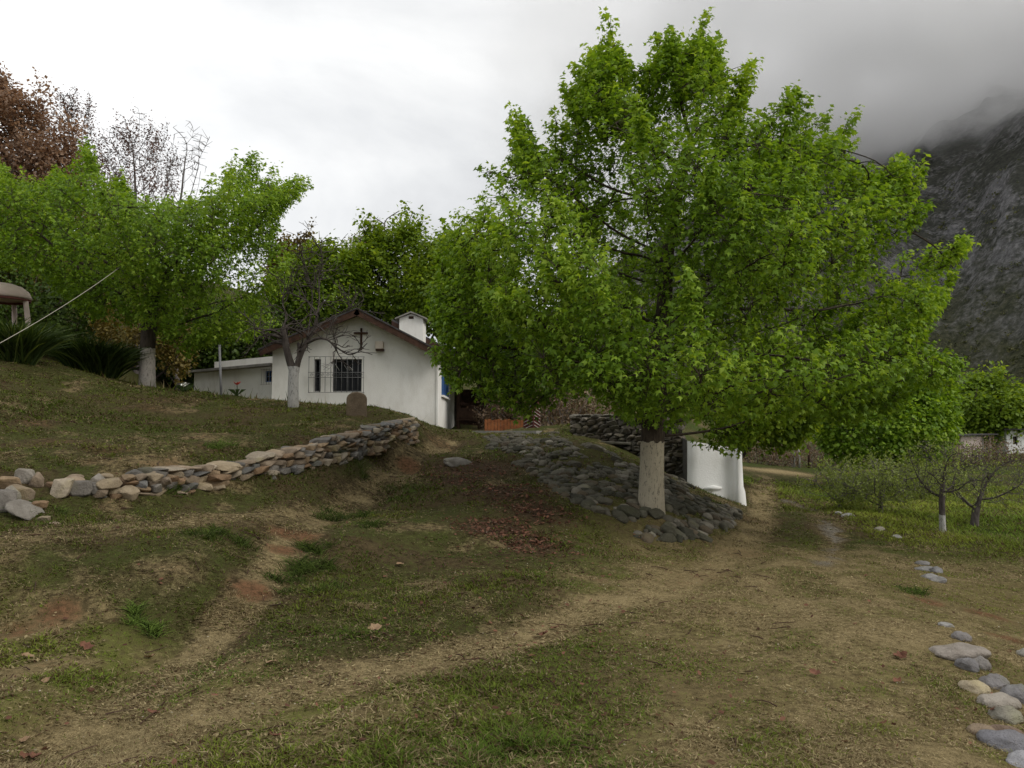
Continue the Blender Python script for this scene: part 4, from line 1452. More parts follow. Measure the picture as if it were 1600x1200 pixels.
# ------------------------------------------------------------------ the church
def church():
    Yf = 26.0
    xl, xr = at(425, 600, Yf)[0], at(683, 600, Yf)[0]
    zb = 1.25
    Yb_ = 34.4
    xa = at(561, 600, Yf)[0]
    z_ap = at(561, 493, Yf)[2]
    z_l = at(425, 545, Yf)[2]
    z_r = at(683, 553, Yf)[2]
    root = thing('church', 'small white church with a barred window and a wooden cross on its gable', 'church', (xl / 2 + xr / 2, Yf, 1.6))
    th = .28
    # front wall with two real window openings
    wz0, wz1 = at(490, 612, Yf)[2], at(490, 561, Yf)[2]
    n0, n1 = at(490.5, 600, Yf)[0], at(501, 600, Yf)[0]
    w0, w1 = at(519, 600, Yf)[0], at(565, 600, Yf)[0]
    b = MB()
    y0, y1 = Yf, Yf + th
    b.box(xl, n0, y0, y1, zb, wz1).box(n1, w0, y0, y1, zb, wz1).box(w1, xr, y0, y1, zb, wz1)
    b.box(n0, n1, y0, y1, zb, wz0).box(w0, w1, y0, y1, zb, wz0)
    b.prism([(xl, y0, wz1), (xr, y0, wz1), (xr, y0, z_r), (xa, y0, z_ap), (xl, y0, z_l)], (0, th, 0))
    b.build('front_wall', M['stucco'], root)
    # side wall facing the porch, with the blue shuttered window
    s0, s1, sz0, sz1 = 27.6, 30.4, 2.86, 4.0
    b = MB()
    b.box(xr - th, xr, y1, s0, zb, z_r).box(xr - th, xr, s1, Yb_, zb, z_r).box(xr - th, xr, s0, s1, zb, sz0).box(xr - th, xr, s0, s1, sz1, z_r)
    b.build('side_wall', M['stucco'], root)
    MB().box(xl, xl + th, y1, Yb_, zb, z_l).build('side_wall', M['stucco'], root)
    b = MB()
    b.prism([(xl, Yb_, zb), (xr, Yb_, zb), (xr, Yb_, z_r), (xa, Yb_, z_ap), (xl, Yb_, z_l)], (0, -th, 0))
    b.build('back_wall', M['stucco'], root)
    # corner pilaster, brighter plaster strip on the right
    MB().box(xr - .02, xr + .035, Yf - .03, Yf + .45, zb, z_r - .12).build('corner_pilaster', M['stucco'], root)
    # windows
    for a0, a1, nb in ((n0, n1, 0), (w0, w1, 1)):
        f = MB()
        fr = .045
        yy0, yy1 = y0 + .12, y0 + .18
        f.box(a0, a0 + fr, yy0, yy1, wz0, wz1).box(a1 - fr, a1, yy0, yy1, wz0, wz1)
        f.box(a0 + fr, a1 - fr, yy0, yy1, wz0, wz0 + fr).box(a0 + fr, a1 - fr, yy0, yy1, wz1 - fr, wz1)
        if nb:
            mx = (a0 + a1) / 2
            f.box(mx - .02, mx + .02, yy0, yy1, wz0 + fr, wz1 - fr)
        wo_ = f.build('window', M['iron'], root)
        MB().box(a0 + fr, a1 - fr, y0 + .145, y0 + .155, wz0 + fr, wz1 - fr).build('pane', M['glass'], wo_)
    # blue side window
    f = MB()
    f.box(xr - .10, xr + .03, s0, s0 + .07, sz0, sz1).box(xr - .10, xr + .03, s1 - .07, s1, sz0, sz1)
    f.box(xr - .10, xr + .03, s0 + .07, s1 - .07, sz0, sz0 + .07).box(xr - .10, xr + .03, s0 + .07, s1 - .07, sz1 - .07, sz1)
    f.box(xr - .08, xr + .02, (s0 + s1) / 2 - .04, (s0 + s1) / 2 + .04, sz0 + .07, sz1 - .07)
    wo_ = f.build('window', M['blue'], root)
    wo_['label'] = 'blue framed side window'
    for q in range(2):
        c0 = s0 + .07 + q * ((s1 - s0) / 2 - .03)
        c1 = c0 + (s1 - s0) / 2 - .11
        MB().box(xr - .06, xr - .03, c0, c1, sz0 + .07, sz1 - .07).build('shutter', M['blue'], wo_)
    MB().box(xr - .05, xr + .09, s0 - .1, s1 + .1, sz0 - .07, sz0 - .003).build('sill', M['stucco'], wo_)
    # iron grille in front of the front windows
    gx0, gx1 = at(484, 600, Yf)[0], at(569, 600, Yf)[0]
    gz0, gz1 = at(484, 613.5, Yf)[2], at(484, 558, Yf)[2]
    yg = Yf - .14
    g = thing_part('window_grille', root)
    rb = .009
    nbar = 11
    for k in range(nbar):
        x = gx0 + (gx1 - gx0) * k / (nbar - 1)
        MB().tube([(x, yg, gz0), (x, yg, gz1)], rb, 5).build('bar', M['post_metal'], g)
    for z in (gz0, gz1, gz0 + (gz1 - gz0) * .42, gz0 + (gz1 - gz0) * .56):
        MB().tube([(gx0 - .02, yg - .012, z), (gx1 + .02, yg - .012, z)], rb * .9, 5).build('rail', M['post_metal'], g)
    zs = gz0 + (gz1 - gz0) * .49
    for k in range(nbar - 1):
        xc = gx0 + (gx1 - gx0) * (k + .5) / (nbar - 1)
        pts = [(xc + .055 * math.cos(a) * (1 - a / 14), yg, zs + .055 * math.sin(a) * (1 - a / 14)) for a in np.linspace(0, 2 * np.pi * 1.5, 16)]
        MB().tube(pts, .006, 4).build('scroll', M['iron'], g)
    for x in (gx0, gx1):
        for z in (gz0, gz1):
            MB().tube([(x, yg, z), (x, Yf + .02, z)], .009, 5).build('bracket', M['iron'], g)
    # cross of rough timber
    cx0 = at(564, 600, Yf)[0]
    c = thing_part('cross', root)
    MB().box(cx0 - .032, cx0 + .032, Yf - .075, Yf - .004, at(0, 547, Yf)[2], at(0, 513, Yf)[2]).build('upright', M['wood'], c, .008)
    MB().box(cx0 - .235, cx0 + .225, Yf - .11, Yf - .078, at(0, 522.5, Yf)[2], at(0, 519.5, Yf)[2]).build('crossbar', M['wood'], c, .008)
    # lamp box
    lx0, lx1 = at(587, 600, Yf)[0], at(599.5, 600, Yf)[0]
    lz0, lz1 = at(0, 546, Yf)[2], at(0, 534, Yf)[2]
    lm = MB().box(lx0, lx1, Yf - .2, Yf - .003, lz0, lz1).build('lamp_box', M['lampbox'], root, .02)
    MB().box(lx0 + .02, lx1 + .02, Yf - .21, Yf - .01, lz0 - .06, lz0 - .003).build('lamp_base', M['dark_wood'], lm)
    # roof: two slopes, each a sheet over boarding, with barge boards in front
    yo = Yf - .55
    ye = Yb_ + .4
    ap = np.array([xa + .02, yo, at(561, 481, yo)[2]])
    el = np.array([at(403, 546, yo)[0], yo, at(403, 546, yo)[2]])
    er = np.array([at(697, 553, yo)[0], yo, at(697, 553, yo)[2]])
    off = np.array([0, ye - yo, 0])
    for side_, e in (('left', el), ('right', er)):
        d = unit(e - ap)
        nrm = np.array([-d[2], 0, d[0]])
        if nrm[2] < 0:
            nrm = -nrm
        a0 = ap - (0, 0, 0)
        b = MB().prism([a0, e, e - nrm * .05, a0 - nrm * .05], off)
        ro = b.build('roof', M['roof'], root)
        # boards under the sheet
        L = np.linalg.norm(e - ap)
        nb = 12
        for k in range(nb):
            p0 = ap + d * (L * (k + .03) / nb) - nrm * .053
            p1 = ap + d * (L * (k + .97) / nb) - nrm * .053
            MB().prism([p0 + (0, .04, 0), p1 + (0, .04, 0), p1 + (0, .04, 0) - nrm * .022, p0 + (0, .04, 0) - nrm * .022], (0, 1.0, 0)).build('soffit_board', M['wood'], ro)
        b = MB().prism([ap + (0, -.03, 0) - nrm * .03, e + (0, -.03, 0) - nrm * .03, e + (0, -.03, 0) - nrm * .23, ap + (0, -.03, 0) - nrm * .23], (0, .035, 0))
        b.build('barge_board', M['wood'], ro)
        b = MB().prism([ap + (0, -.05, 0) + nrm * .012, e + (0, -.05, 0) + nrm * .012, e + (0, -.05, 0) - nrm * .035, ap + (0, -.05, 0) - nrm * .035], (0, .22, 0))
        b.build('roof_edge', M['roof'], ro)
    # bell turret with a little gabled cap
    Yt = 29.5
    tx0, tx1 = at(624, 500, Yt)[0], at(661, 500, Yt)[0]
    tz0, tz1 = at(0, 545, Yt)[2], at(0, 497, Yt)[2]
    t = thing_part('bell_turret', root)
    xm = (tx0 + tx1) / 2
    zc = tz1 + .16
    b = MB().box(tx0, tx1, Yt, Yt + 1.0, tz0, tz1)
    b.prism([(tx0, Yt, tz1), (tx1, Yt, tz1), (xm, Yt, zc)], (0, 1.0, 0))
    b.build('turret_wall', M['stucco'], t)
    MB().box(xm - .09, xm + .09, Yt - .012, Yt + .1, tz1 - .03, tz1 + .07).build('vent', M['dark_wood'], t)
    for s_ in (-1, 1):
        e = np.array([xm + s_ * ((tx1 - tx0) / 2 + .15), Yt - .14, tz1 - .06])
        a_ = np.array([xm, Yt - .14, zc + .03])
        MB().prism([a_, e, e + (0, 0, .05), a_ + (0, 0, .05)], (0, 1.28, 0)).build('cap_slab', M['concrete'], t)
    # side wing roof beyond, seen right of the turret
    Yw = 30.5
    p0, p1 = at(612, 498, Yw), at(705, 546, Yw)
    r2 = MB().prism([p0, p1, p1 - (0, 0, .09), p0 - (0, 0, .09)], (0, 3.2, 0)).build('roof', M['roof'], root)
    MB().prism([p0 + (0, -.03, -.08), p1 + (0, -.03, -.08), p1 + (0, -.03, -.26), p0 + (0, -.03, -.26)], (0, .032, 0)).build('barge_board', M['wood'], r2)
    MB().prism([p0 + (0, .1, -.27), p1 + (-.5, .1, -.27), p1 + (-.5, .1, -1.5), p0 + (0, .1, -1.5)], (0, .25, 0)).build('wing_wall', M['stucco'], root)
    # porch on the right side
    xp = 1.0
    po = thing_part('porch', root)
    ez = 3.95
    MB().prism([(xr - .05, 31.0, ez + .35), (xr + 2.6, 31.0, ez - .35), (xr + 2.6, 31.0, ez - .43), (xr - .05, 31.0, ez + .27)], (0, 4.5, 0)).build('porch_roof', M['roof'], po)
    for dx in (.35, 1.25, 2.4):
        MB().box(xr + dx - .07, xr + dx + .07, 31.2, 31.34, 1.3, ez + .2 - dx * .27).build('post', M['dark_wood'], po)
    MB().box(xr, xr + 2.6, 35.2, 35.4, 1.2, ez - .5).build('porch_wall', M['dark_wood'], po)
    for k in range(3):
        MB().beam((xr + .42, 31.27, 2.0 + k * .36), (xr + 1.18, 31.27, 1.9 + k * .3), .05, .12).build('rail_board', M['wood'], po)
    return xr


def thing_part(name, parent):
    o = bpy.data.objects.new(name, None)
    o.empty_display_size = .1
    COL.objects.link(o)
    o.parent = parent
    return o


XR = church()

# bench in the porch, terrace slab
tb = thing('wooden_bench', 'dark wooden bench in the shade of the church porch', 'bench', (XR + .8, 30.2, 1.62))
MB().box(XR + .35, XR + 1.25, 30.0, 30.4, 2.02, 2.08).build('seat', M['dark_wood'], tb)
MB().box(XR + .35, XR + 1.25, 30.38, 30.44, 2.12, 2.5).build('backrest', M['dark_wood'], tb)
for dx in (.4, 1.15):
    MB().box(XR + dx, XR + dx + .06, 30.02, 30.08, 1.5, 2.017).build('leg', M['dark_wood'], tb)
    MB().box(XR + dx, XR + dx + .06, 30.3, 30.36, 1.5, 2.017).build('leg', M['dark_wood'], tb)
sl = MB().prism([at(700, 677, 21.5) * (1, 1, 0) + (0, 0, 1.50), at(838, 677, 18.9) * (1, 1, 0) + (0, 0, 1.50), at(838, 677, 18.9) * (1, 1, 0) + (.9, 3, 1.50), at(700, 677, 25.6) * (1, 1, 0) + (0, 0, 1.50)], (0, 0, .115)).build('terrace_slab', M['concrete'])
props(sl, kind='structure')

# orange plank fence
fr_ = thing('plank_fence', 'low orange brown plank fence beside the church porch', 'fence', at(790, 676, 22) * (1, 1, 0) + (0, 0, 1.6))
xa_, xb_ = at(757, 660, 22)[0], at(823, 660, 22)[0]
zt_ = at(0, 655.5, 22)[2]
nb_ = 13
for k in range(nb_):
    x0 = xa_ + (xb_ - xa_) * k / nb_
    MB().box(x0 + .006, xa_ + (xb_ - xa_) * (k + 1) / nb_ - .006, 22.0, 22.025, 1.5, zt_ + .02 * math.sin(k * 2.1)).build('plank', M['fence_wood'], fr_)
for z in (1.68, zt_ - .08):
    MB().box(xa_, xb_, 22.03, 22.07, z, z + .06).build('rail', M['fence_wood'], fr_)

# striped post
px_ = at(831, 660, 20.5)
pp = thing('striped_post', 'square dark red post with slanted white battens at the top of the cobbled bank', 'post', (px_[0], 20.5, 1.5))
hw = .155
u1, u2 = np.array([.80, -.60, 0]), np.array([-.60, -.80, 0])      # the two faces towards the camera
c0 = np.array([px_[0], 20.5, 0])
ztp = at(0, 628, 20.5)[2]
MB().obox(c0 + (0, 0, (1.45 + ztp) / 2), u1 * hw, u2 * hw, np.array([0, 0, (ztp - 1.45) / 2])).build('shaft', M['red_wood'], pp)
for fn, ft, sg in ((u2, u1, 1), (u1, u2, -1)):
    for k in range(7):
        z = 1.66 + k * .085
        a_ = c0 + fn * (hw + .008) - ft * (hw * .85) + (0, 0, z)
        b_ = c0 + fn * (hw + .008) + ft * (hw * .85) + (0, 0, z + .10)
        if sg == -1:
            a_, b_ = a_, b_
        MB().beam(a_, b_, .012, .022, up=fn).build('batten', M['white_slat'], pp)


# low annex to the left of the church
def annex():
    A = at(427, 600, 27.4) * (1, 1, 0)
    B = at(303, 600, 30.6) * (1, 1, 0)
    d = unit(B - A)
    L = np.linalg.norm(B - A)
    nrm = np.array([-d[1], d[0], 0])
    if nrm[1] < 0:
        nrm = -nrm
    zt0, zt1 = at(0, 572, 27.4)[2], at(0, 581, 30.6)[2]
    zt = (zt0 + zt1) / 2 - .02
    root = thing('annex_building', 'low white flat roofed annex at the left side of the church', 'building', (A + B) / 2 + (0, 0, 2.0))

    def bx(s0, s1, t0, t1, z0, z1):
        p = [A + d * s0 + nrm * t0, A + d * s1 + nrm * t0, A + d * s1 + nrm * t1, A + d * s0 + nrm * t1]
        return MB().prism([q + (0, 0, z0) for q in p], (0, 0, z1 - z0))
    w0, w1, wz0, wz1 = .05, .50, at(0, 597, 27.6)[2], at(0, 579.5, 27.6)[2]
    m = MB()
    for q in (bx(0, w0, 0, .22, 1.5, zt), bx(w1, L, 0, .22, 1.5, zt), bx(w0, w1, 0, .22, 1.5, wz0), bx(w0, w1, 0, .22, wz1, zt), bx(L - .22, L, .22, 3.0, 1.5, zt), bx(0, L, 3.0, 3.2, 1.5, zt)):
        m.add(q.v, q.f)
    m.build('wall', M['stucco'], root)
    bx(-.1, L + .25, -.22, 3.3, zt + .002, zt + .09).build('roof_slab', M['concrete'], root)
    bx(.02, L * .84, .35, 3.0, zt + .092, zt + .40).build('parapet', M['stucco'], root)
    w = MB()
    for q in (bx(w0, w0 + .04, .04, .1, wz0, wz1), bx(w1 - .04, w1, .04, .1, wz0, wz1), bx(w0 + .04, w1 - .04, .04, .1, wz0, wz0 + .04), bx(w0 + .04, w1 - .04, .04, .1, wz1 - .04, wz1),
              bx((w0 + w1) / 2 - .012, (w0 + w1) / 2 + .012, .045, .095, wz0 + .04, wz1 - .04), bx(w0 + .04, w1 - .04, .05, .09, (wz0 + wz1) / 2 - .012, (wz0 + wz1) / 2 + .012)):
        w.add(q.v, q.f)
    wn = w.build('window', M['blue'], root)
    bx(w0 + .04, w1 - .04, .065, .075, wz0 + .04, wz1 - .04).build('pane', M['glass'], wn)
    g = thing_part('window_grille', root)
    for k in range(5):
        s = w0 - .05 + k * .15
        p = A + d * s - nrm * .07
        MB().tube([p + (0, 0, wz0 - .1), p + (0, 0, wz1 + .08)], .008, 4).build('bar', M['white_slat'], g)
    for z in (wz0 - .08, wz1 + .05):
        MB().tube([A + d * (w0 - .06) - nrm * .08 + (0, 0, z), A + d * (w1 + .15) - nrm * .08 + (0, 0, z)], .008, 4).build('rail', M['white_slat'], g)


annex()

b_ = crest_hit(346, 612)
pt = thing('metal_pole', 'thin grey metal pole standing in front of the annex', 'pole', b_)
top_ = at(343, 541, b_[1])
MB().tube([b_ - (0, 0, .1), top_], .028, 8).build('shaft', M['post_metal'], pt)
MB().tube([top_ + (0, 0, .002), top_ + (0, 0, .03)], .034, 8).build('cap', M['post_metal'], pt)


# flowers by the annex
def flower(label, px, py, top_py, mat, n, seed):
    rng = np.random.default_rng(seed)
    b = crest_hit(px, py)
    h = max(.12, b[1] * (674 - top_py) / F + CAMZ - b[2])
    r = thing('flower', label, 'flower', b)
    MB().tube([b, b + (.01, 0, h * .5), b + (.0, 0, h)], .011, 5).build('stem', M['strap'], r)
    for k in range(n):
        a = k * 2 * math.pi / n
        c = b + (0, 0, h)
        e = c + np.array([math.cos(a) * .1, math.sin(a) * .1, .06 + .05 * rng.random()])
        s = np.array([-math.sin(a), math.cos(a), 0]) * .035
        MB().add([c, (c + e) / 2 + s, e, (c + e) / 2 - s], [(0, 1, 2, 3)]).build('petal', mat, r)
    for k in range(5):
        a = rng.uniform(0, 6.28)
        e = b + np.array([math.cos(a) * .22, math.sin(a) * .10, .16])
        s = np.array([-math.sin(a), math.cos(a), 0]) * .02
        MB().add([b + s, (b + e) / 2 + s + (0, 0, .08), e, (b + e) / 2 - s + (0, 0, .08), b - s], [(0, 1, 2, 3, 4)]).build('leaf', M['strap'], r)


flower('tall red flower blooming in front of the annex wall', 370, 617, 602, M['petal_red'], 6, 1)
flower('white flower head standing at the terrace crest right of the left trunk', 290, 611, 603, M['petal_white'], 6, 2)
flower('small white flower lower left of the other white one', 286, 613, 607, M['petal_white'], 5, 3)


# rounded upright stone slab
def upright_stone():
    b = crest_hit(556, 650)
    Y = b[1]
    w = 15.5 / F * Y
    h = 45 / F * Y
    root = MB()
    pts = [(-w, 0), (w, 0)] + [(w * math.cos(a), h - w * .75 + w * .75 * math.sin(a)) for a in np.linspace(0, math.pi, 13)]
    root.prism([(b[0] + p, Y, b[2] - .1 + q) for p, q in pts], (0, .16, 0))
    o = root.build('standing_stone', M['stone'], None, .03, origin=b)
    o.color = (.155, .115, .075, 1)
    props(o, 'brown upright stone slab with a rounded top before the church front', 'stone')


upright_stone()


# beige domed canopy at the left edge
def canopy():
    Y = 23.0
    c = at(2, 470, Y)
    g = gpt(c[0], Y)
    root = thing('canopy_shelter', 'beige domed canopy on splayed posts at the left edge', 'shelter', g)
    zr = at(0, 464, Y)[2]
    r = .76
    hgt = .40
    n = 24
    prof = [(r * 1.0, zr - .06), (r * 1.02, zr), (r * .92, zr + hgt * .42), (r * .7, zr + hgt * .75), (r * .4, zr + hgt * .95), (0.02, zr + hgt)]
    V, Fs = [], []
    for rr_, z in prof:
        V += [(c[0] + rr_ * math.cos(a), Y + rr_ * math.sin(a), z) for a in np.arange(n) * 2 * math.pi / n]
    for i in range(len(prof) - 1):
        Fs += [(i * n + j, i * n + (j + 1) % n, (i + 1) * n + (j + 1) % n, (i + 1) * n + j) for j in range(n)]
    Fs.append(tuple(range((len(prof) - 1) * n, len(prof) * n)))
    Fs.append(tuple(range(n))[::-1])
    MB().add(V, Fs, True).build('dome', M['canopy'], root)
    V = []
    for rr_, z in ((r * .99, zr - .12), (r * .99, zr - .063), (r * .88, zr - .063), (r * .88, zr - .12)):
        V += [(c[0] + rr_ * math.cos(a), Y + rr_ * math.sin(a), z) for a in np.arange(n) * 2 * math.pi / n]
    Fs = []
    for i in range(4):
        Fs += [(i * n + j, i * n + (j + 1) % n, ((i + 1) % 4) * n + (j + 1) % n, ((i + 1) % 4) * n + j) for j in range(n)]
    MB().add(V, Fs).build('rim', M['canopy_rim'], root)
    for a in (0.05, 1.65, 3.2, 4.75):
        t_ = np.array([c[0] + r * .9 * math.cos(a), Y + r * .9 * math.sin(a), zr - .121])
        f_ = np.array([c[0] + r * 1.28 * math.cos(a), Y + r * 1.28 * math.sin(a), g[2] - .3])
        MB().tube([f_, t_], [.085, .07], 8).build('post', M['canopy'], root)


canopy()
ro_ = MB()
pA, pB = at(192, 414, 18.6), at(-260, 664, 9.5)
pts = [pA + (pB - pA) * s - np.array([0, 0, .18 * 4 * s * (1 - s)]) for s in np.linspace(0, 1, 24)]
ro_.tube(pts, .0065, 5)
props(ro_.build('rope', M['rope'], None, origin=pA), 'taut pale rope slanting from the left tree down past the left edge', 'rope')


# ------------------------------------------------------------------ stones
def rock_hull(seed, flat=1.0, npts=22):
    rng = np.random.default_rng(seed)
    p = unit(rng.normal(0, 1, (npts, 3))) * rng.uniform(.75, 1.0, (npts, 1))
    p = np.sign(p) * np.abs(p) ** .62 * .62
    bm = bmesh.new()
    for q in p:
        bm.verts.new(q)
    res = bmesh.ops.convex_hull(bm, input=bm.verts)
    bmesh.ops.delete(bm, geom=[v for v in bm.verts if not v.link_faces], context='VERTS')
    bmesh.ops.bevel(bm, geom=bm.edges[:], offset=.035, segments=1, affect='EDGES')
    me = bpy.data.meshes.new('rock')
    bm.to_mesh(me)
    bm.free()
    me.materials.append(M['stone'])
    return me


def cobble_mesh(seed, sub=2, rough=1.0):
    rng = np.random.default_rng(seed)
    bm = bmesh.new()
    bmesh.ops.create_icosphere(bm, subdivisions=sub, radius=.5)
    P = np.array([v.co for v in bm.verts]) * 2
    k = unit(rng.normal(0, 1, (9, 3)))
    lim = rng.uniform(.62, .95, 9)
    for kk, l in zip(k, lim):          # broken and worn facets
        t = P @ kk
        over = t > l
        P[over] -= ((t[over] - l) * .8)[:, None] * kk
    P = P * (1 + rough * (.16 * noise3(P + seed, 1.7, seed)[:, None] * 2 + (.07 * noise3(P + seed, 5.0, seed + 9)[:, None] * 2 if sub > 2 else 0)))
    for v, p in zip(bm.verts, P):
        v.co = p * .5
    me = bpy.data.meshes.new('cobble')
    bm.to_mesh(me)
    bm.free()
    me.polygons.foreach_set('use_smooth', [True] * len(me.polygons))
    me.materials.append(M['stone'])
    return me


HULLS = [rock_hull(100 + i) for i in range(12)]
COBS = [cobble_mesh(200 + i, 2, 1.5) for i in range(16)]
ROCKS = [cobble_mesh(300 + i, 4, 1.5) for i in range(10)]
GREYS = [(.16, .145, .125), (.21, .19, .165), (.11, .102, .09), (.18, .165, .135), (.27, .245, .21), (.13, .12, .095)]
TANS = [(.30, .215, .13), (.34, .27, .18), (.26, .17, .10), (.38, .32, .24), (.22, .17, .12), (.31, .24, .17), (.20, .185, .165), (.16, .155, .145)]


def put_stone(parent, me, p, scale, rot, col, origin, name='stone'):
    o = bpy.data.objects.new(name, me)
    COL.objects.link(o)
    o.parent = parent
    o.location = tuple(np.asarray(p) - origin)
    o.scale = tuple(scale)
    o.rotation_euler = rot
    j = random.uniform(.8, 1.2)
    o.color = (col[0] * j, col[1] * j, col[2] * j, 1)
    return o


def rubble_wall(root, base, height, depth, lo, hi, cl, cols, seed, round_=0.25, jitter=.12, tidy=1.0):
    """courses of stones along the line `base` [(x,y)], height[i] at each point; lean follows the ground"""
    rnd = random.Random(seed)
    org = np.array(root.location)
    base = np.array(base, float)
    seg = np.linalg.norm(np.diff(base, axis=0), axis=1)
    S = np.r_[0, np.cumsum(seg)]
    zb = ground_z(base[:, 0], base[:, 1], False)
    # keep the stones sitting on the ground in front
    total = S[-1]
    s_levels = {}
    z = 0.0
    k = 0
    hmax = max(height)
    while z < hmax:
        ch = rnd.uniform(*cl)
        s = rnd.uniform(-.1, .05)
        while s < total:
            L = rnd.uniform(lo, hi)
            sc = s + L / 2
            if sc > total:
                break
            H = np.interp(sc, S, height)
            if z + ch * .45 < H:
                x, y = np.interp(sc, S, base[:, 0]), np.interp(sc, S, base[:, 1])
                g = np.interp(sc, S, zb)
                i = min(np.searchsorted(S, sc) - 1, len(base) - 2)
                t = unit(base[i + 1] - base[i])
                ang = math.atan2(t[1], t[0])
                nrm = np.array([-t[1], t[0]])
                if nrm[1] < 0:
                    nrm = -nrm
                back = depth * .5 + z * .25 + rnd.uniform(-.05, .05)
                hh = ch * rnd.uniform(.8, 1.25)
                slope = math.atan2(np.interp(sc + .2, S, zb) - np.interp(sc - .2, S, zb), .4)
                me = rnd.choice(COBS) if rnd.random() < round_ else rnd.choice(HULLS)
                put_stone(root, me, (x + nrm[0] * back, y + nrm[1] * back, g + z + ch / 2), (L * 1.12, depth * rnd.uniform(.8, 1.2), hh * 1.3),
                          (rnd.uniform(-jitter, jitter), -slope + rnd.uniform(-jitter, jitter) * 1.2, ang + rnd.uniform(-.2, .2)), rnd.choice(cols), org)
            s += L * rnd.uniform(.92, 1.06)
        z += ch * .93
        k += 1


bp = [hit(a, b)[:2] for a, b in [(150, 782), (250, 777), (330, 769), (400, 756), (480, 741), (560, 719), (610, 706), (657, 692)]]
dw = thing('dry_stone_wall', 'long low dry stone wall of tan and grey rubble holding the left terrace', 'wall', (*bp[0], ground_z(*bp[0])[0]))
rubble_wall(dw, bp, [.20, .28, .34, .33, .37, .42, .47, .50], .34, .10, .30, (.045, .085), TANS + TANS + GREYS[:3], 3, .08, .17)
# tumbled far end of the wall, big single stones
for (px, py, w, h, rx, col) in [(98, 768, .26, .28, .1, TANS[3]), (18, 780, .25, .32, .3, GREYS[4]), (2, 790, .3, .3, -.2, GREYS[1]), (40, 795, .5, .13, .5, GREYS[4]), (30, 772, .3, .2, .2, TANS[4]),
                                (125, 766, .26, .22, -.2, GREYS[1]), (145, 762, .2, .16, 0, GREYS[0]), (55, 752, .2, .2, .2, TANS[5]), (38, 745, .24, .2, .3, GREYS[4]), (10, 757, .28, .16, 0, TANS[0]),
                                (115, 748, .26, .12, 0, TANS[5]), (130, 752, .3, .1, 0, TANS[0]), (118, 742, .2, .1, .1, TANS[5]), (150, 748, .2, .15, .2, GREYS[4]), (165, 742, .22, .1, .1, TANS[1]),
                                (200, 770, .3, .17, .3, TANS[1]), (60, 786, .2, .1, 0, TANS[2]), (85, 753, .25, .08, 0, TANS[2]), (228, 745, .26, .24, 0, GREYS[5]), (240, 738, .2, .12, .3, TANS[0]),
                                (210, 745, .25, .2, .1, GREYS[2]), (70, 805, .16, .06, 0, TANS[1]), (84, 813, .16, .05, .1, TANS[5])]:
    p = hit(px, py + 8)
    put_stone(dw, random.choice(HULLS + COBS[:4]), p + (0, 0, h * .25), (w * .86, w * .7, h * .86), (rx * .5, rx, random.uniform(-.6, .6)), col, np.array(dw.location))


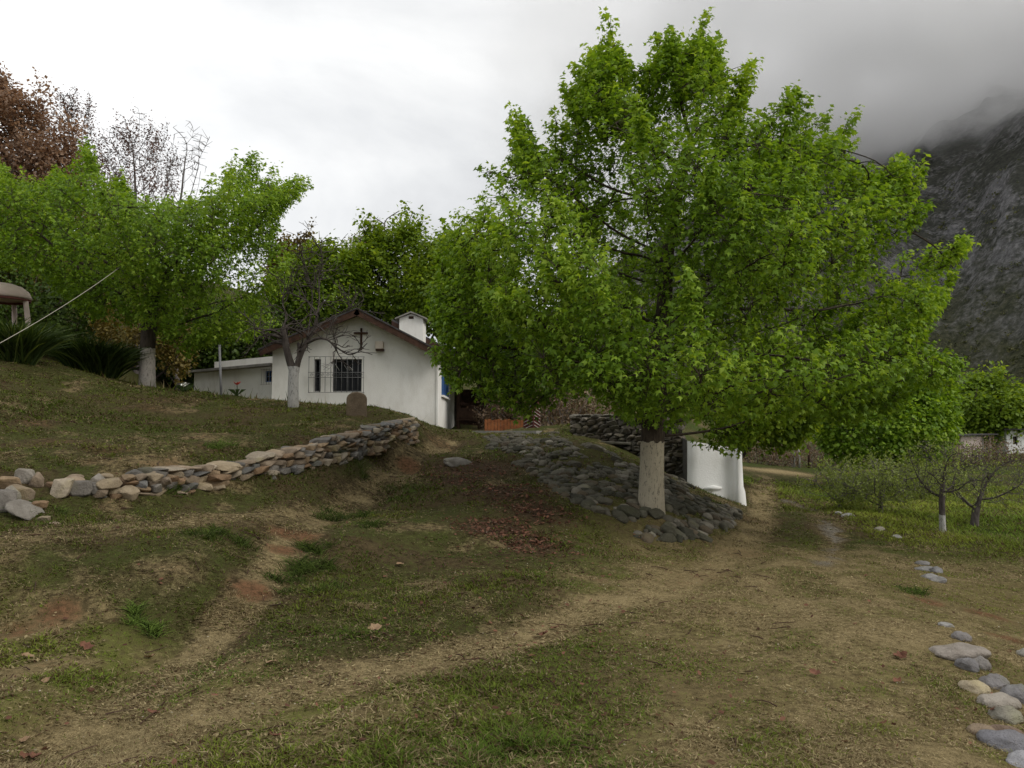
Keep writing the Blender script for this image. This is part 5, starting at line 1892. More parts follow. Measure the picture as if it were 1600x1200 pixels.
def embankment():
    rng = np.random.default_rng(77)
    c0 = hit(950, 770)
    root = thing('stone_embankment', 'sloping bank paved with dark rounded cobbles round the big trunk', 'stone bank', c0)
    X = rng.uniform(-1.2, 5.6, 60000)
    Yv = rng.uniform(10.3, 18.6, 60000)
    Z = ground_z(X, Yv)
    px, py = project(np.c_[X, Yv, Z])
    ok = in_poly(px + 26 * fbm(X * 2.2, Yv * 2.2, 2, 4), py + 20 * fbm(X * 2.2, Yv * 2.2, 2, 14), COBBLE) & (fbm(X * 2.3, Yv * 2.3, 3, 24) > -.07)
    P = np.c_[X, Yv, Z][ok]
    ft = hit(1017, 793)
    P = P[np.hypot(P[:, 0] - ft[0], P[:, 1] - ft[1] - .1) > .3]
    big = sstep(14.5, 11.0, P[:, 1])
    rr = .024 + .070 * rng.random(len(P)) ** 2.3 + .040 * (1 - sstep(11.0, 15.0, P[:, 1])) * rng.random(len(P))
    o = np.argsort(-rr * rng.uniform(.8, 1.2, len(P)))
    P, rr = P[o], rr[o]
    keep, kr = [], []
    for p, r in zip(P, rr):
        if keep:
            d = np.linalg.norm(np.array(keep) - p, axis=1)
            if (d < (np.array(kr) + r) * .76).any():
                continue
        keep.append(p)
        kr.append(r)
    keep, kr = np.array(keep), np.array(kr)
    view = kr / keep[:, 1]
    order = np.argsort(-view)
    restV, restF, nb = [], [], 0
    gn = np.c_[ground_z(keep[:, 0] - .15, keep[:, 1], False) - ground_z(keep[:, 0] + .15, keep[:, 1], False),
               ground_z(keep[:, 0], keep[:, 1] - .15, False) - ground_z(keep[:, 0], keep[:, 1] + .15, False), np.full(len(keep), .3)]
    gn = unit(gn)
    stats = len(keep)
    for rank, i in enumerate(order):
        p, r = keep[i], kr[i]
        n = gn[i]
        rot = (Vector(n).to_track_quat('Z', 'Y') @ Euler((0, 0, rng.uniform(0, 6.28))).to_quaternion()).to_euler()
        sc = (r * 2 * rng.uniform(.95, 1.6), r * 2 * rng.uniform(.75, 1.1), r * 2 * rng.uniform(.45, .85))
        pos = p + n * r * rng.uniform(-.22, .28)
        col = [(.085, .080, .055), (.115, .105, .078), (.155, .14, .108), (.062, .060, .042), (.22, .20, .16), (.125, .10, .068), (.095, .09, .066)][rng.integers(7)]
        if rank < 300:
            put_stone(root, (COBS + HULLS)[rng.integers(28)], pos, sc, rot, col, c0)
        else:
            me = COBS[rng.integers(16)]
            V = np.array([v.co for v in me.vertices]) * np.array(sc) * .96
            Mx = np.array(rot.to_matrix())
            V = V @ Mx.T + pos - c0
            Fc = np.array([list(q.vertices) for q in me.polygons])
            restV.append(V)
            restF.append(Fc + nb)
            nb += len(V)
    if restV:
        me = mesh_np('small_stones', np.concatenate(restV), np.concatenate(restF), M['stone'], True)
        ob = link('small_stones', me, root)
        ob.color = (.115, .104, .078, 1)
        ob['kind'] = 'stuff'
    print('cobbles', stats)


embankment()


# rubble parapet behind the trunk and the whitewashed wall end
def parapet():
    a = at(900, 690, 18.8)[:2]
    c = at(1066, 690, 18.0)[:2]
    z0 = ground_z(*a)[0]
    root = thing('stone_parapet', 'dark rubble wall with a ledge behind the biggest trunk', 'wall', (*a, z0))
    org = np.array(root.location)
    rnd = random.Random(9)
    L1 = np.linalg.norm(c - a)
    t = (c - a) / L1
    ang = math.atan2(t[1], t[0])
    z = 0.3
    while z < 1.98:
        ch = rnd.uniform(.06, .11)
        s = -.1
        top_lim = 2.1
        while s < L1 + .02:
            L = rnd.uniform(.11, .27)
            p = a + t * (s + L / 2)
            if z > .35 and s + L / 2 < L1 + .05:
                put_stone(root, rnd.choice(HULLS), (p[0], p[1] + rnd.uniform(.05, .16), z + ch / 2), (L * 1.15, .4, ch * 1.3),
                          (rnd.uniform(-.1, .1), rnd.uniform(-.1, .1), ang + rnd.uniform(-.15, .15)), rnd.choice([(.10, .092, .075), (.15, .135, .11), (.20, .175, .14), (.13, .11, .085)]), org)
            s += L
        z += ch * .95
    MB().prism([(*(a + t * -.05), 0), (*(c), 0), (*(c + (.06, .8)), 0), (*(a + (.0, .9)), 0)], (0, 0, 1.94)).build('core', M['dark_slab'], root)
    l0, l1 = a + t * .35, a + t * (L1 * .52)
    MB().beam((l0[0], l0[1] - .14, 1.36), (l1[0], l1[1] - .14, 1.32), .30, .06).build('ledge', M['dark_slab'], root, .015)


parapet()


def white_wall():
    p0, p1 = at(1074, 700, 17.5)[:2], at(1160, 700, 17.45)[:2]
    root = thing('white_wall', 'free standing whitewashed wall end right of the cobbled bank', 'wall', (*p0, 0))
    d = (p1 - p0) / np.linalg.norm(p1 - p0)
    n = np.array([-d[1], d[0]])
    L = np.linalg.norm(p1 - p0)

    def foot_outline(grow, curve=.10):
        # plan: left end square, gently concave face, rounded nose on the right
        pts = [(-grow, -grow), (L * .2, -grow + .015), (L * .45, -grow + .05), (L * .62, -grow + .10), (L * .74, -grow + .13), (L * .82, -grow + .10), (L * .88, -grow + .02)]
        for a_ in np.linspace(-math.pi * .62, math.pi * .5, 9):
            pts.append((L - .10 + (.11 + grow * 1.0) * math.cos(a_), .10 + (.13 + grow * 1.0) * math.sin(a_)))
        pts += [(L * .8, .55 + grow), (-grow, .60 + grow)]
        return [p0 + d * s_ + n * t_ for s_, t_ in pts]
    zt = [at(1074, 688, 17.5)[2], at(1160, 702, 17.45)[2]]
    rings = []
    for z, gr in ((-.5, .10), (-.1, .085), (.26, .055), (.38, .02), (.95, .0), (1.0, -.0), (1.3, -.012)):
        rings.append((foot_outline(gr), z))
    V, Fs = [], []
    m = len(rings[0][0])
    for k, (pl, z) in enumerate(rings):
        for i, p in enumerate(pl):
            s_ = np.clip((p - p0) @ d / L, 0, 1)
            top = zt[0] + (zt[1] - zt[0]) * s_
            zz = z if k < len(rings) - 2 else (top - .05 if k == len(rings) - 2 else top)
            zz = zz + (.03 * fbm(p[0] * 4, p[1] * 4, 2, 8) if k >= len(rings) - 2 else 0)
            if 1 < k < 4:
                zz += .05 * math.sin(s_ * 9)
            V.append((p[0], p[1], float(np.ravel(zz)[0])))
    for k in range(len(rings) - 1):
        Fs += [(k * m + i, k * m + (i + 1) % m, (k + 1) * m + (i + 1) % m, (k + 1) * m + i) for i in range(m)]
    top = tuple(range((len(rings) - 1) * m, len(rings) * m))
    MB().add(V, Fs, True).add([V[i] for i in top], [tuple(range(m))], False).build('wall_body', M['stucco_block'], root)
    # the rough unpainted stone end facing left
    q = MB()
    e0 = p0 - d * .035
    o = q.prism([(*(e0 - n * .0), -.2), (*(e0 + n * .62), -.2), (*(e0 + n * .62), zt[0] + .06), (*(e0), zt[0] + .02)], (*(d * .03), 0)).build('stone_end', M['stone'], root, .01)
    o.color = (.09, .085, .075, 1)
    # little ledge on the face
    g0, g1 = p0 + d * L * .3, p0 + d * L * .62
    MB().tube([(*(g0 - n * .0), .34), (*((g0 + g1) / 2 + n * .01), .37), (*(g1 + n * .06), .36)], [.03, .06, .03], 8).build('ledge', M['stucco_block'], root)


white_wall()

# stones lining the right edge of the track
TS = 'stones along the right edge of the track'
for (px, py, w, dp, h, kind, col, lab) in [
        (1497, 1020, .40, .26, .10, 'h', (.33, .29, .25), 'broad flat pale slab, the largest of the stones along the track'),
        (1501, 996, .14, .12, .08, 'c', (.27, .25, .24), 'small grey stone tucked behind the broad flat slab'),
        (1512, 1040, .14, .14, .09, 'c', (.22, .21, .21), 'grey stone right under the front edge of the broad slab'),
        (1532, 1038, .11, .12, .09, 'c', (.26, .24, .22), 'small paler stone beside the one under the broad slab'),
        (1525, 1078, .17, .14, .09, 'c', (.48, .40, .28), 'cream coloured rounded stone along the track'),
        (1553, 1070, .17, .14, .10, 'h', (.24, .225, .22), 'bluish grey angular stone next to the cream coloured one'),
        (1590, 1090, .20, .17, .13, 'c', (.22, .21, .21), 'bluish stone farther out on the right, above the lichened ones'),
        (1560, 1098, .24, .14, .09, 'h', (.36, .32, .27), 'long pale stone below the cream coloured one'),
        (1567, 1118, .17, .14, .10, 'c', (.29, .27, .22), 'round olive grey stone below the long pale one'),
        (1580, 1168, .27, .2, .13, 'c', (.23, .225, .24), 'big smooth blue grey stone at the lower right corner'),
        (1602, 1195, .16, .14, .1, 'c', (.36, .355, .37), 'whitish stone in the very corner of the frame'),
        (1602, 1022, .10, .1, .08, 'c', (.36, .34, .31), 'pale stone at the right edge level with the broad slab'),
        (1534, 1142, .14, .12, .06, 'c', (.29, .22, .15), 'low brown stone sunk in the grass left of the blue grey one'),
        (1563, 1147, .22, .1, .07, 'h', (.21, .15, .11), 'reddish brown stone above the big blue grey one'),
        (1440, 878, .20, .12, .07, 'h', (.24, .23, .22), 'top grey stone of the little heap beside the track'),
        (1447, 888, .28, .14, .09, 'h', (.30, .29, .28), 'long grey stone in the middle of the little heap'),
        (1460, 890, .18, .16, .11, 'c', (.24, .235, .235), 'round grey stone at the right of the little heap'),
        (1450, 900, .2, .14, .09, 'h', (.31, .30, .29), 'pale grey stone at the front of the little heap'),
        (1464, 905, .2, .13, .08, 'h', (.27, .26, .25), 'lowest grey stone of the little heap'),
        (1325, 803, .24, .16, .10, 'c', (.34, .33, .31), 'far pale stone on the track edge before the orchard shrubs'),
        (1374, 824, .2, .14, .07, 'h', (.34, .31, .27), 'small pale stone on the bank between heap and orchard'),
        (1400, 836, .16, .12, .07, 'c', (.32, .31, .29), 'small pale stone nearest above the little heap'),
        (1310, 799, .14, .1, .06, 'c', (.36, .35, .33), 'tiny pale stone left of the far pale one'),
        (1478, 975, .13, .1, .04, 'h', (.34, .33, .31), 'thin whitish stone just above the broad slab'),
        (716, 722, .46, .3, .16, 'h', (.24, .22, .19), 'flat grey boulder at the upper edge of the leaf litter')]:
    p = hit(px, py + 4)
    o = bpy.data.objects.new('loose_stone', random.choice(ROCKS))
    COL.objects.link(o)
    o.location = tuple(p + (0, 0, h * .02))
    o.scale = (w * 1.18, dp * 1.18, h * 1.5)
    o.rotation_euler = (random.uniform(-.12, .12), random.uniform(-.12, .12), random.uniform(-.5, .5))
    o.color = (*col, 1)
    props(o, lab, 'stone', TS)


# ------------------------------------------------------------------ orchard
def copy_tree(o, loc, rz, sc, label):
    r = o.copy()
    COL.objects.link(r)
    r.location, r.rotation_euler, r.scale = loc, (0, 0, rz), (sc, sc, sc)
    r['label'] = label
    for ch in o.children:
        c = ch.copy()
        COL.objects.link(c)
        c.parent = r
    return r


def orchard_proto(base, seed, stems, label, lean=0):
    rng = np.random.default_rng(seed)

    def cloud_pts(n):
        a = unit(rng.normal(0, 1, (n, 3))) * (rng.random((n, 1)) ** .4)
        A = a * (np.array([.8, .8, .62]) if stems == 1 else np.array([1.15, 1.0, .72])) + np.array([lean, 0, 1.2 if stems == 1 else .98])
        return A[A[:, 2] > (.62 if stems == 1 else .3)] + base
    tr = [base + np.array([lean * .2 * j / 4, 0, .6 * j / 4 - .05]) for j in range(5)]
    if stems > 1:
        tr = [base + np.array([0, 0, -.05]), base + np.array([0.02, 0, .12])]
    return grow_tree('orchard_tree', label, 'tree', cloud_pts(300), tr, .06 if stems == 1 else .07, .11, .15, M['leaf_orchard'], BARK_O if stems == 1 else BARK_O2, .045, 4, .11, 'small orchard trees', seed,
                     cloud_pts(430), .02, (OVAL_V, OVAL_F), .1, up=.05, rmin=.004, pexp=1.6, twig_r=.004)


def pale_bush(label, px, py, size, seed):
    rng = np.random.default_rng(seed)
    b = hit(px, py)

    def pts(n):
        q = unit(rng.normal(0, 1, (n, 3))) * (rng.random((n, 1)) ** .45) * np.array([1, .85, .55]) * size + np.array([0, 0, .62 * size])
        q = q[q[:, 2] > .15]
        return q[noise3(q, 2.2, seed) > -.07] + b
    return grow_tree('orchard_bush', label, 'bush', pts(300), [b + np.array([0, 0, -.05]), b + np.array([.02, 0, .1])], .05, .1, .13, M['leaf_orchard'], BARK_G, .06, 9, .12, 'pale leafy bushes at the left end of the orchard', seed,
                     pts(650), .02, (OVAL_V, OVAL_F), .1, up=.02, rmin=.005, pexp=1.6, twig_r=.005)


pale_bush('low pale green bush at the left end of the orchard, next to the track bend', 1312, 795, .95, 61)
pale_bush('wider pale green bush behind the far pale stone, right of the track-bend one', 1375, 803, 1.1, 62)
pale_bush('small pale bush farther back between the wide pale bush and the whitewashed trunk', 1440, 782, .9, 63)
oA = orchard_proto(hit(1473, 832), 51, 1, 'nearest orchard tree with a whitewashed straight trunk', .0)
BARK_O2 = bark_mat('orchard_bark', (0.055, 0.045, 0.04), (0.14, 0.12, 0.11))
oB = orchard_proto(hit(1522, 822), 52, 3, 'spreading orchard tree with low dark forking stems right of the nearest one', .25)
for src, px, py, rz, sc, lab in [(oB, 1602, 770, .6, .62, 'small dark orchard tree at the right edge of the frame')]:
    copy_tree(src, tuple(hit(px, py)), rz, sc, lab)

# far field: posts, house and shed
for px, py, h, lab in [(1241, 730, 34, 'pale thin fence post beside the far dirt patch'), (1249, 731, 30, 'second thin fence post right of the pale one'), (1264, 731, 36, 'thick dark fence post beyond the dirt patch'), (1180, 722, 20, 'short grey fence post near the white wall end')]:
    b = hit(px, py)
    hh = h / F * b[1]
    o = MB().tube([b - (0, 0, .2), b + (.02, 0, hh * .5), b + (.0, .02, hh)], .07 if 'dark' in lab else .04, 7).build('fence_post', M['dark_wood'] if 'dark' in lab else M['concrete'], None, origin=b)
    props(o, lab, 'post', 'fence posts in the far field')


def far_house():
    Y = 60
    p = at(1573, 698, Y)
    x0, x1 = p[0], p[0] + 7
    g = gpt(x0, Y)[2]
    zt = at(0, 672, Y)[2]
    root = thing('farm_house', 'distant white house with a dark window at the right edge', 'house', (x0 + 3, Y, g))
    wx0, wx1, wz0, wz1 = at(1583, 690, Y)[0], at(1590, 690, Y)[0], at(0, 694, Y)[2], at(0, 682, Y)[2]
    b = MB().box(x0, wx0, Y, Y + .2, g - .5, zt).box(wx1, x1, Y, Y + .2, g - .5, zt).box(wx0, wx1, Y, Y + .2, g - .5, wz0).box(wx0, wx1, Y, Y + .2, wz1, zt)
    b.box(x0, x0 + .2, Y + .2, Y + 4, g - .5, zt).box(x0 + .2, x1, Y + 3.8, Y + 4, g - .5, zt)
    b.build('wall', M['stucco_block'], root)
    MB().box(x0 - .3, x1 + .3, Y - .35, Y + 4.3, zt + .003, zt + .12).build('roof', M['roof'], root)
    w = MB().box(wx0, wx1, Y + .08, Y + .13, wz0, wz0 + .05).box(wx0, wx1, Y + .08, Y + .13, wz1 - .05, wz1).build('window', M['dark_wood'], root)
    MB().box(wx0, wx1, Y + .10, Y + .11, wz0 + .05, wz1 - .05).build('pane', M['glass'], w)
    Y = 57
    x0, x1 = at(1502, 690, Y)[0], at(1548, 690, Y)[0]
    zt = at(0, 682, Y)[2]
    g = gpt(x0, Y)[2]
    root = thing('tin_shed', 'distant tin roofed shed left of the white house', 'shed', ((x0 + x1) / 2, Y, g))
    MB().box(x0, x0 + 1.5, Y, Y + .2, g - .5, zt).build('wall', M['canopy'], root)
    MB().box(x0, x1, Y + 2.4, Y + 2.6, g - .5, zt).build('wall', M['canopy'], root)
    MB().prism([(x0 - .6, Y - .3, zt + .02), (x1 + .4, Y - .3, zt + .12), (x1 + .4, Y - .3, zt + .2), (x0 - .6, Y - .3, zt + .1)], (0, 3.2, 0)).build('roof', M['roof'], root)
    for x in (x1 - .1, (x0 + x1) / 2 + .4):
        MB().box(x, x + .14, Y, Y + .14, g - .4, zt + .04).build('post', M['concrete'], root)


far_house()


def scrub():
    """the bushes that cover the foot of the mountain, far too many to count"""
    rng = np.random.default_rng(404)
    mo = bpy.data.objects['mountain'].data
    P = np.empty(len(mo.vertices) * 3, np.float32)
    mo.vertices.foreach_get('co', P)
    P = P.reshape(-1, 3)
    px, py = project(P)
    ok = (px > 700) & (px < 1750) & (P[:, 2] > -3) & (P[:, 2] < 190)
    P = P[ok]
    w = np.exp(-P[:, 2] / 60) + .12
    B = P[rng.choice(len(P), 5200, p=w / w.sum())] + np.c_[rng.uniform(-1.5, 1.5, (5200, 2)), np.zeros(5200)]
    near = np.c_[rng.uniform(10, 190, 900), rng.uniform(70, 230, 900), np.zeros(900)]
    near = near[(near[:, 0] / near[:, 1] > .3)]
    near[:, 2] = ground_z(near[:, 0], near[:, 1])
    B = np.concatenate([B, near])
    n = len(B)
    r = rng.uniform(.8, 2.6, n)
    k = 15
    off = unit(rng.normal(0, 1, (n, k, 3))) * (rng.random((n, k, 1)) ** .4) * np.array([1, 1, .8])
    C = (B[:, None] + off * r[:, None, None] + np.array([0, 0, .5]) * r[:, None, None]).reshape(-1, 3)
    m = len(C)
    me = leaves_np('scrub', C, rng.normal(0, 1, (m, 3)), np.array([0, 0, .8]) + rng.normal(0, .6, (m, 3)), np.repeat(r, k) * rng.uniform(.35, .75, m),
                   np.repeat(rng.random(n), k), M['scrub'], OVAL_V * np.array([1, 1.4, 1]), OVAL_F)
    o = link('scrub', me)
    props(o, kind='stuff')


M['scrub'] = leaf_mat('hillside_scrub', (0.045, 0.055, 0.018), (0.085, 0.095, 0.030), (0.15, 0.14, 0.06), 0.15, (1, 1, .6))
scrub()

# ------------------------------------------------------------------ grass, weeds, litter
def blades_mesh(X, Yg, near, rng):
    cl = fbm(X * 5, Yg * 5, 3, 61) + fbm(X * 1.3, Yg * 1.3, 2, 62) * .8
    straw, soil, lush, lit, grav = masks(X, Yg)
    keep = rng.random(len(X)) < np.clip(.72 + cl * 1.5 - soil * .8 - grav * .9 - lit * .75, .04, 1)
    Z = ground_z(X, Yg)
    px, py = project(np.c_[X, Yg, Z])
    cob = in_poly(px, py, COBBLE)
    keep &= ~(cob & (rng.random(len(X)) < .6))
    keep &= ~((Yg > 25.8) & (X > -8) & (X < -1))
    keep &= ~((Yg > 17.3) & (X > 1.4) & (X < 5.0) & (Yg < 19.6))
    keep &= ~((Yg > 19.3) & (X > -2) & (X < 1.2))
    X, Yg, Z, straw, soil, lush, cl = (q[keep] for q in (X, Yg, Z, straw, soil, lush, cl))
    m = len(X)
    rough = np.clip(.5 + fbm(X * .7, Yg * .7, 3, 64) * 2.4, 0, 1)
    lawn = sstep(-.8, .8, X - .12 * Yg) * (1 - sstep(10, 13, Yg))
    tall = np.clip(rough - lawn * .5, 0, 1)
    orch = sstep(5.0, 6.5, X - .05 * Yg) * sstep(12, 15, Yg)
    h = (.017 + .030 * tall + .085 * np.clip(cl, 0, 1) * (1 - lawn * .7) + .06 * orch) * rng.uniform(.5, 1.5, m) * (1 - straw * .4)
    h = h * np.maximum(1, (Yg / 8) ** .3)
    weed = (Yg > 18.8) & (Yg < 22.3) & (X < -1.2) & (X > -11) & (rng.random(m) < .018)
    h = np.where(weed, rng.uniform(.14, .42, m), h)
    w = .0028 * np.maximum(1, (Yg / 4.5)) ** .92 * rng.uniform(.7, 1.4, m)
    broad = rng.random(m) < (.30 * (1 - lawn) + .08) * (lush > .12)           # small weed leaves among the blades
    w = np.where(broad, w * 2.4, w)
    h = np.where(broad, h * .6, h)
    a = rng.uniform(0, 2 * np.pi, m)
    lean = np.where(weed, rng.uniform(.0, .4, m), rng.uniform(.2, 1.2, m))
    flat = ~weed & (rng.random(m) < .05 + .42 * straw)
    lean = np.where(flat, rng.uniform(3, 9, m), lean)
    h = np.where(flat, np.maximum(h * 1.3, .03), h)
    w = np.where(flat, w * .8, w)
    d = unit(np.c_[np.cos(a) * lean, np.sin(a) * lean, np.ones(m)])
    b2 = a + rng.uniform(.8, 2.2, m)
    side = np.c_[np.cos(b2), np.sin(b2), np.zeros(m)]
    P0 = np.c_[X, Yg, Z - .006 + flat * rng.uniform(.005, .022, m)]
    mid = P0 + d * (h * .5)[:, None]
    tip = P0 + d * h[:, None] + np.c_[np.cos(a), np.sin(a), np.where(flat, 0, -.5)] * (h * .35)[:, None]
    wb = np.where(broad, .35, 1.0)
    wm = np.where(broad, 1.0, .75)
    if near:
        V = np.stack([P0, mid + side * (w * wm * 1.15)[:, None], tip, mid - side * (w * wm * 1.15)[:, None]], 1)
        F0 = np.array([[0, 1, 3], [3, 1, 2]])
    else:
        V = np.stack([P0 - side * w[:, None], P0 + side * w[:, None], tip], 1)
        F0 = np.array([[0, 1, 2]])
    g1, g2, g3 = np.array([.034, .060, .008]), np.array([.100, .150, .018]), np.array([.200, .210, .030])
    s1, s2 = np.array([.145, .112, .050]), np.array([.46, .37, .20])
    r = rng.random(m)[:, None]
    patch = np.clip(.5 + fbm(X * .55, Yg * .55, 3, 66) * 2, 0, 1)[:, None]
    gcol = g1 * (1 - r) + g2 * r
    gcol = gcol * (1 - patch * .55) + g3 * patch * .55
    mo = mown(X, Yg)[:, None]
    gcol = gcol * (1 + .9 * orch[:, None]) * (.98 + .42 * mo)
    scol = (s1 + (s2 - s1) * rng.random(m)[:, None] ** 1.6) * (.48 + .52 * np.clip(straw * 1.6 + mo[:, 0] * .5, 0, 1))[:, None]
    dry = rng.random(m) < np.clip(straw * .9 + .28 - lush * .26 + soil * .25 - orch * .3, .03, .9)
    brown = rng.random(m) < .13
    col = np.where((dry | (flat & (rng.random(m) < .8)))[:, None], scol, gcol)
    col = np.where(brown[:, None], np.array([.085, .045, .022]), col)
    return V, F0, col


def grass():
    rng = np.random.default_rng(99)
    VV, FF, CC, nb = [], [], [], 0
    for near, n, y0, y1, e in ((True, 400000, 2.6, 6.4, -.5), (False, 660000, 6.4, 29.0, -.35)):
        u = rng.random(n)
        Yg = (y0 ** e + u * (y1 ** e - y0 ** e)) ** (1 / e)
        X = rng.uniform(-.78, .78, n) * (Yg + .6)
        V, F0, col = blades_mesh(X, Yg, near, rng)
        m, k = V.shape[0], V.shape[1]
        VV.append(V.reshape(-1, 3))
        FF.append((F0[None] + (np.arange(m) * k)[:, None, None]).reshape(-1, 3) + nb)
        CC.append(np.repeat(np.c_[col, np.ones(m)], k, 0))
        nb += m * k
        print('blades', near, m)
    me = mesh_np('grass', np.concatenate(VV), np.concatenate(FF), M['grass'])
    ca = me.color_attributes.new('col', 'FLOAT_COLOR', 'POINT')
    ca.data.foreach_set('color', np.concatenate(CC).astype(np.float32).ravel())
    props(link('grass', me), kind='stuff')


grass()


def litter():
    rng = np.random.default_rng(123)
    n = 60000
    u = rng.random(n)
    y0, y1, e = 3.0, 20.0, -.6
    Yg = (y0 ** e + u * (y1 ** e - y0 ** e)) ** (1 / e)
    X = rng.uniform(-.75, .75, n) * Yg
    extra = []
    for c, r in LITTER:
        q = rng.normal(0, r * .95, (1100, 2)) + c
        extra.append(q)
    extra = np.concatenate(extra)
    X, Yg = np.r_[X, extra[:, 0]], np.r_[Yg, extra[:, 1]]
    n = len(X)
    straw, soil, lush, lit, grav = masks(X, Yg)
    mound = np.exp(-((X - .2) / 1.6) ** 2 - ((Yg - 9.5) / 3.2) ** 2)
    px, py = project(np.c_[X, Yg, ground_z(X, Yg)])
    prob = in_poly(px, py, COBBLE) * .5 + lit * 1.0 + mound * .14 + .03 + grav * .3 + soil * .06
    keep = rng.random(n) < np.clip(prob, 0, 1)
    X, Yg, lit, mound, grav = (q[keep] for q in (X, Yg, lit, mound, grav))
    m = len(X)
    C = np.c_[X, Yg, ground_z(X, Yg) + rng.uniform(.004, .03, m)]
    kind = rng.random(m)
    pale = kind > np.where(lit > .3, .955, np.where(mound > .2, .7, .3))
    red = (kind < .85)
    size = np.where(pale, rng.uniform(.008, .022, m), rng.uniform(.02, .07, m)) * np.where(lit > .3, 1.0, .75)
    ax = np.c_[rng.normal(0, 1, (m, 2)), rng.normal(0, .25, m)]
    nm = np.c_[rng.normal(0, .45, (m, 2)), np.ones(m)]
    me = leaves_np('fallen_leaves', C, ax, nm, size, np.zeros(m), M['grass'],
                   np.array([[0, 0, 0], [.35, .3, .1], [.75, .22, .06], [1, 0, .16], [.75, -.22, .05], [.35, -.3, .12]]),
                   np.array([[0, 2, 1], [0, 3, 2], [0, 4, 3], [0, 5, 4]]))
    c1, c2, c3 = np.array([.060, .028, .019]), np.array([.235, .115, .072]), np.array([.46, .41, .31])
    r = rng.random(m)[:, None]
    col = c1 * (1 - r) + c2 * r
    col = np.where(pale[:, None], c3 * rng.uniform(.6, 1.2, (m, 1)), col)
    ca = me.color_attributes.new('col', 'FLOAT_COLOR', 'POINT')
    ca.data.foreach_set('color', np.repeat(np.c_[col, np.ones(m)], 6, 0).astype(np.float32).ravel())
    props(link('fallen_leaves', me), kind='stuff')
    print('litter', m)


litter()


def twigs_on_ground():
    rng = np.random.default_rng(321)
    L = []
    for k in range(230):
        y = 3.2 + 11 * rng.random() ** 1.3
        x = rng.uniform(-.72, .35) * y
        z = ground_z(x, y)[0]
        a, l = rng.uniform(0, 6.28), rng.uniform(.04, .22)
        d = np.array([math.cos(a), math.sin(a), 0])
        q = [np.array([x, y, z + .012])]
        for j in range(3):
            d = unit(d + rng.normal(0, .22, 3) * np.array([1, 1, .25]))
            p = q[-1] + d * l / 3
            p[2] = ground_z(p[0], p[1])[0] + .014 + .012 * rng.random()
            q.append(p)
        L.append((np.array(q), np.linspace(.0032, .0018, 4) * (1 + y / 9), 3))
    V, Fq = join_tubes(L)
    props(link('fallen_twigs', mesh_np('fallen_twigs', V, Fq, M['wood'], True)), kind='stuff')


twigs_on_ground()


def dead_leaf(px, py, w, mat, rz, lab, seed):
    rng = np.random.default_rng(seed)
    p = hit(px, py)
    n = 7
    V, Fs = [], []
    for i in range(n):
        s = i / (n - 1)
        ww = .42 * math.sin(math.pi * min(1, s * .95 + .04)) ** .7 * (1 + .25 * math.sin(i * 2.4 + seed))
        z = .10 + .16 * (s - .5) ** 2 * 4 + .03 * rng.normal()
        V += [(s - .5, -ww, z + .22 * ww + .05 * rng.normal()), (s - .5, 0, z - .03), (s - .5, ww, z + .28 * ww + .05 * rng.normal())]
    for i in range(n - 1):
        for j in range(2):
            a = i * 3 + j
            Fs.append((a, a + 1, a + 4, a + 3))
    me = bpy.data.meshes.new('dead_leaf')
    me.from_pydata([tuple(w * c for c in v) for v in V], [], Fs)
    me.materials.append(mat)
    o = link('dead_leaf', me)
    o.location = tuple(p + (0, 0, .012))
    o.rotation_euler = (random.uniform(-.3, .3), random.uniform(-.3, .3), rz)
    props(o, lab, 'leaf', 'big dead leaves lying on the grass')


for i, a in enumerate([(135, 1016, .13, 'brown_leaf', .2, 'red brown dead leaf below the bank at the lower left'),
                       (238, 1121, .10, 'brown_leaf', -.1, 'red brown curled leaf on the straw coloured track, lower left'),
                       (40, 1164, .075, 'tan_leaf', .1, 'orange tan leaf near the lower left corner'),
                       (46, 1193, .13, 'brown_leaf', .3, 'dark dead leaf at the bottom edge, lower left corner'),
                       (430, 1156, .085, 'brown_leaf', .4, 'dark curled leaf by itself at the bottom of the track'),
                       (42, 1031, .11, 'tan_leaf', -.3, 'pale tan leaf near the left edge under the bank'),
                       (234, 1031, .10, 'tan_leaf', .7, 'tan and brown curled leaf right of the red brown one'),
                       (586, 988, .15, 'tan_leaf', .6, 'orange curled leaf on the slope of the mound'),
                       (424, 1040, .085, 'tan_leaf', .2, 'orange leaf at the foot of the mound'),
                       (848, 996, .13, 'brown_leaf', -.2, 'brown leaf on the edge of the worn track, mid foreground'),
                       (868, 985, .10, 'brown_leaf', .6, 'smaller brown leaf just above another on the worn track'),
                       (1274, 1058, .10, 'brown_leaf', -.6, 'red brown pointed leaf in the mown grass at the right'),
                       (1408, 1030, .13, 'brown_leaf', 0, 'dark brown leaf left of the broad flat slab'),
                       (1402, 1068, .08, 'brown_leaf', .3, 'reddish leaf in the grass left of the cream coloured stone'),
                       (1556, 1092, .09, 'brown_leaf', 1.5, 'narrow dark leaf standing on the long pale stone'),
                       (1035, 975, .08, 'tan_leaf', .5, 'tan leaf beside the red soil of the track'),
                       (625, 885, .11, 'tan_leaf', -.6, 'tan curled leaf high on the mound'),
                       (72, 1068, .07, 'tan_leaf', .8, 'small ochre leaf on the grass at the left')]):
    dead_leaf(a[0], a[1], a[2] * .78, M[a[3]], a[4], a[5], i)


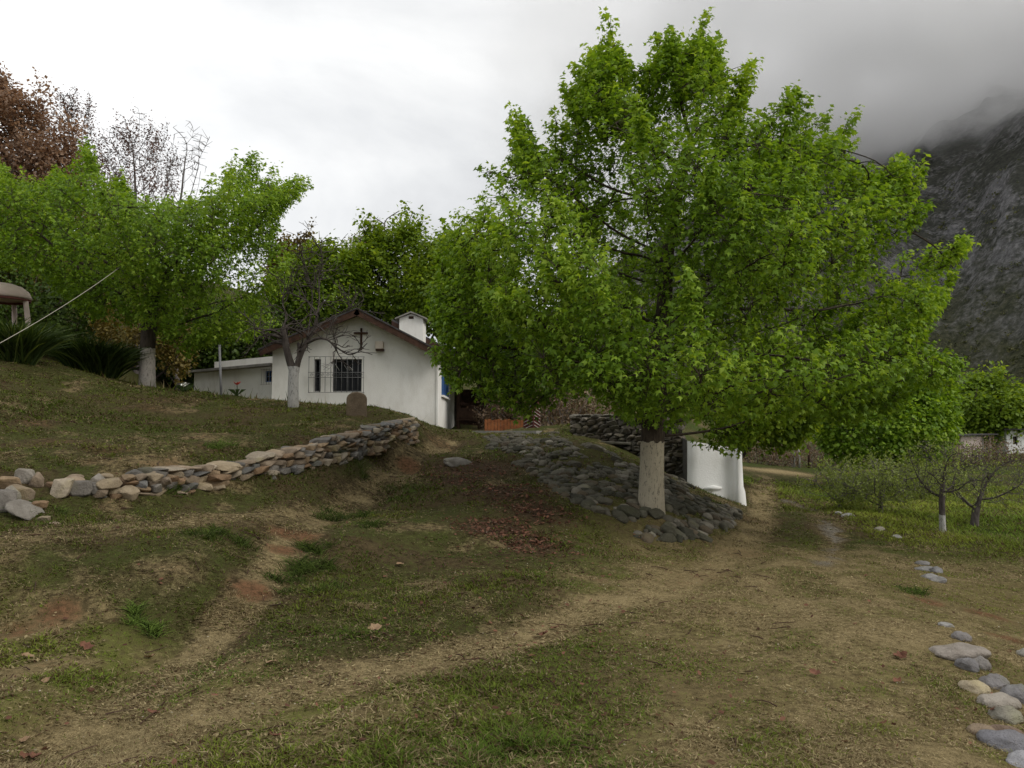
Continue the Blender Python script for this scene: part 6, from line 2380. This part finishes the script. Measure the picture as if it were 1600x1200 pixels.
def tuft(px, py, r, h, n, label, seed, bright=1.0):
    rng = np.random.default_rng(seed)
    b = hit(px, py)
    a = rng.uniform(0, 2 * np.pi, n)
    hearts = rng.normal(0, r * .55, (6, 2))
    hh = rng.uniform(.5, 1.25, 6)
    hi = rng.integers(0, 6, n)
    P0 = np.c_[hearts[hi] + rng.normal(0, r * .2, (n, 2)), np.zeros(n)]
    P0[:, 2] = ground_z(b[0] + P0[:, 0], b[1] + P0[:, 1]) - b[2] - .01
    L = h * rng.uniform(.35, 1.2, n) * hh[hi]
    d = unit(np.c_[np.cos(a) * .5 + rng.normal(0, .3, n), np.sin(a) * .5 + rng.normal(0, .3, n), np.ones(n)])
    outd = unit(d * np.array([1, 1, 0]) + 1e-6)
    side = unit(np.cross(d, rng.normal(0, 1, (n, 3))))
    V = []
    w = .0035
    for s, ww in ((0, 1), (.5, .9), (1, .1)):
        c = P0 + d * (L * s)[:, None] + outd * (L * .4 * s * s)[:, None] - np.array([0, 0, 1]) * (L * .3 * s ** 2.4)[:, None]
        V += [c - side * w * ww, c + side * w * ww]
    V = np.stack(V, 1)
    F0 = np.array([[0, 1, 3, 2], [2, 3, 5, 4]])
    Fq = (F0[None] + (np.arange(n) * 6)[:, None, None]).reshape(-1, 4)
    me = mesh_np('grass_tuft', V.reshape(-1, 3), Fq, M['grass'])
    col = (np.array([.030, .050, .010]) * bright * (1 - rng.random((n, 1))) + np.array([.082, .115, .020]) * bright * rng.random((n, 1)))
    ca = me.color_attributes.new('col', 'FLOAT_COLOR', 'POINT')
    ca.data.foreach_set('color', np.repeat(np.c_[col, np.ones(n)], 6, 0).astype(np.float32).ravel())
    o = link('grass_tuft', me)
    o.location = tuple(b)
    props(o, label, 'grass tuft', 'taller grass tufts on the banks')


for i, a in enumerate([(475, 885, .26, .2, 900, 'dark grass tuft right of the path between its two red patches', 1.0),
                       (495, 862, .22, .16, 600, 'dark grass tuft just above the one beside the path', 1.0),
                       (540, 812, .35, .2, 900, 'wide dark tuft at the top of the mound near the path', .9),
                       (585, 822, .2, .14, 450, 'small dark tuft right of the wide one on the mound', .9),
                       (215, 975, .15, .12, 900, 'bright green grass tuft on the lower left bank', 1.9),
                       (365, 852, .3, .16, 700, 'dark tuft on the bank left of the upper red patch', .9),
                       (548, 725, .22, .2, 500, 'green tuft at the foot of the dry stone wall', 1.0),
                       (345, 700, .18, .14, 500, 'light green weed tuft above the dry stone wall', 1.6),
                       (440, 918, .2, .13, 500, 'grey green tuft beside the lower red patch of the path', .9),
                       (505, 920, .2, .13, 450, 'leafy tuft low on the mound right of the path', 1.3),
                       (60, 790, .2, .12, 500, 'green tuft among the tumbled stones at the left', 1.2),
                       (270, 770, .2, .14, 500, 'green tuft growing against the rubble of the wall', 1.2),
                       (1430, 925, .2, .13, 450, 'grass tuft right below the little heap of stones', 1.2)]):
    tuft(a[0], a[1], a[2], a[3], int(a[4] * .6), a[5], 300 + i, a[6])

print('TRIS', sum(len(p.vertices) - 2 for m in bpy.data.meshes for p in m.polygons))
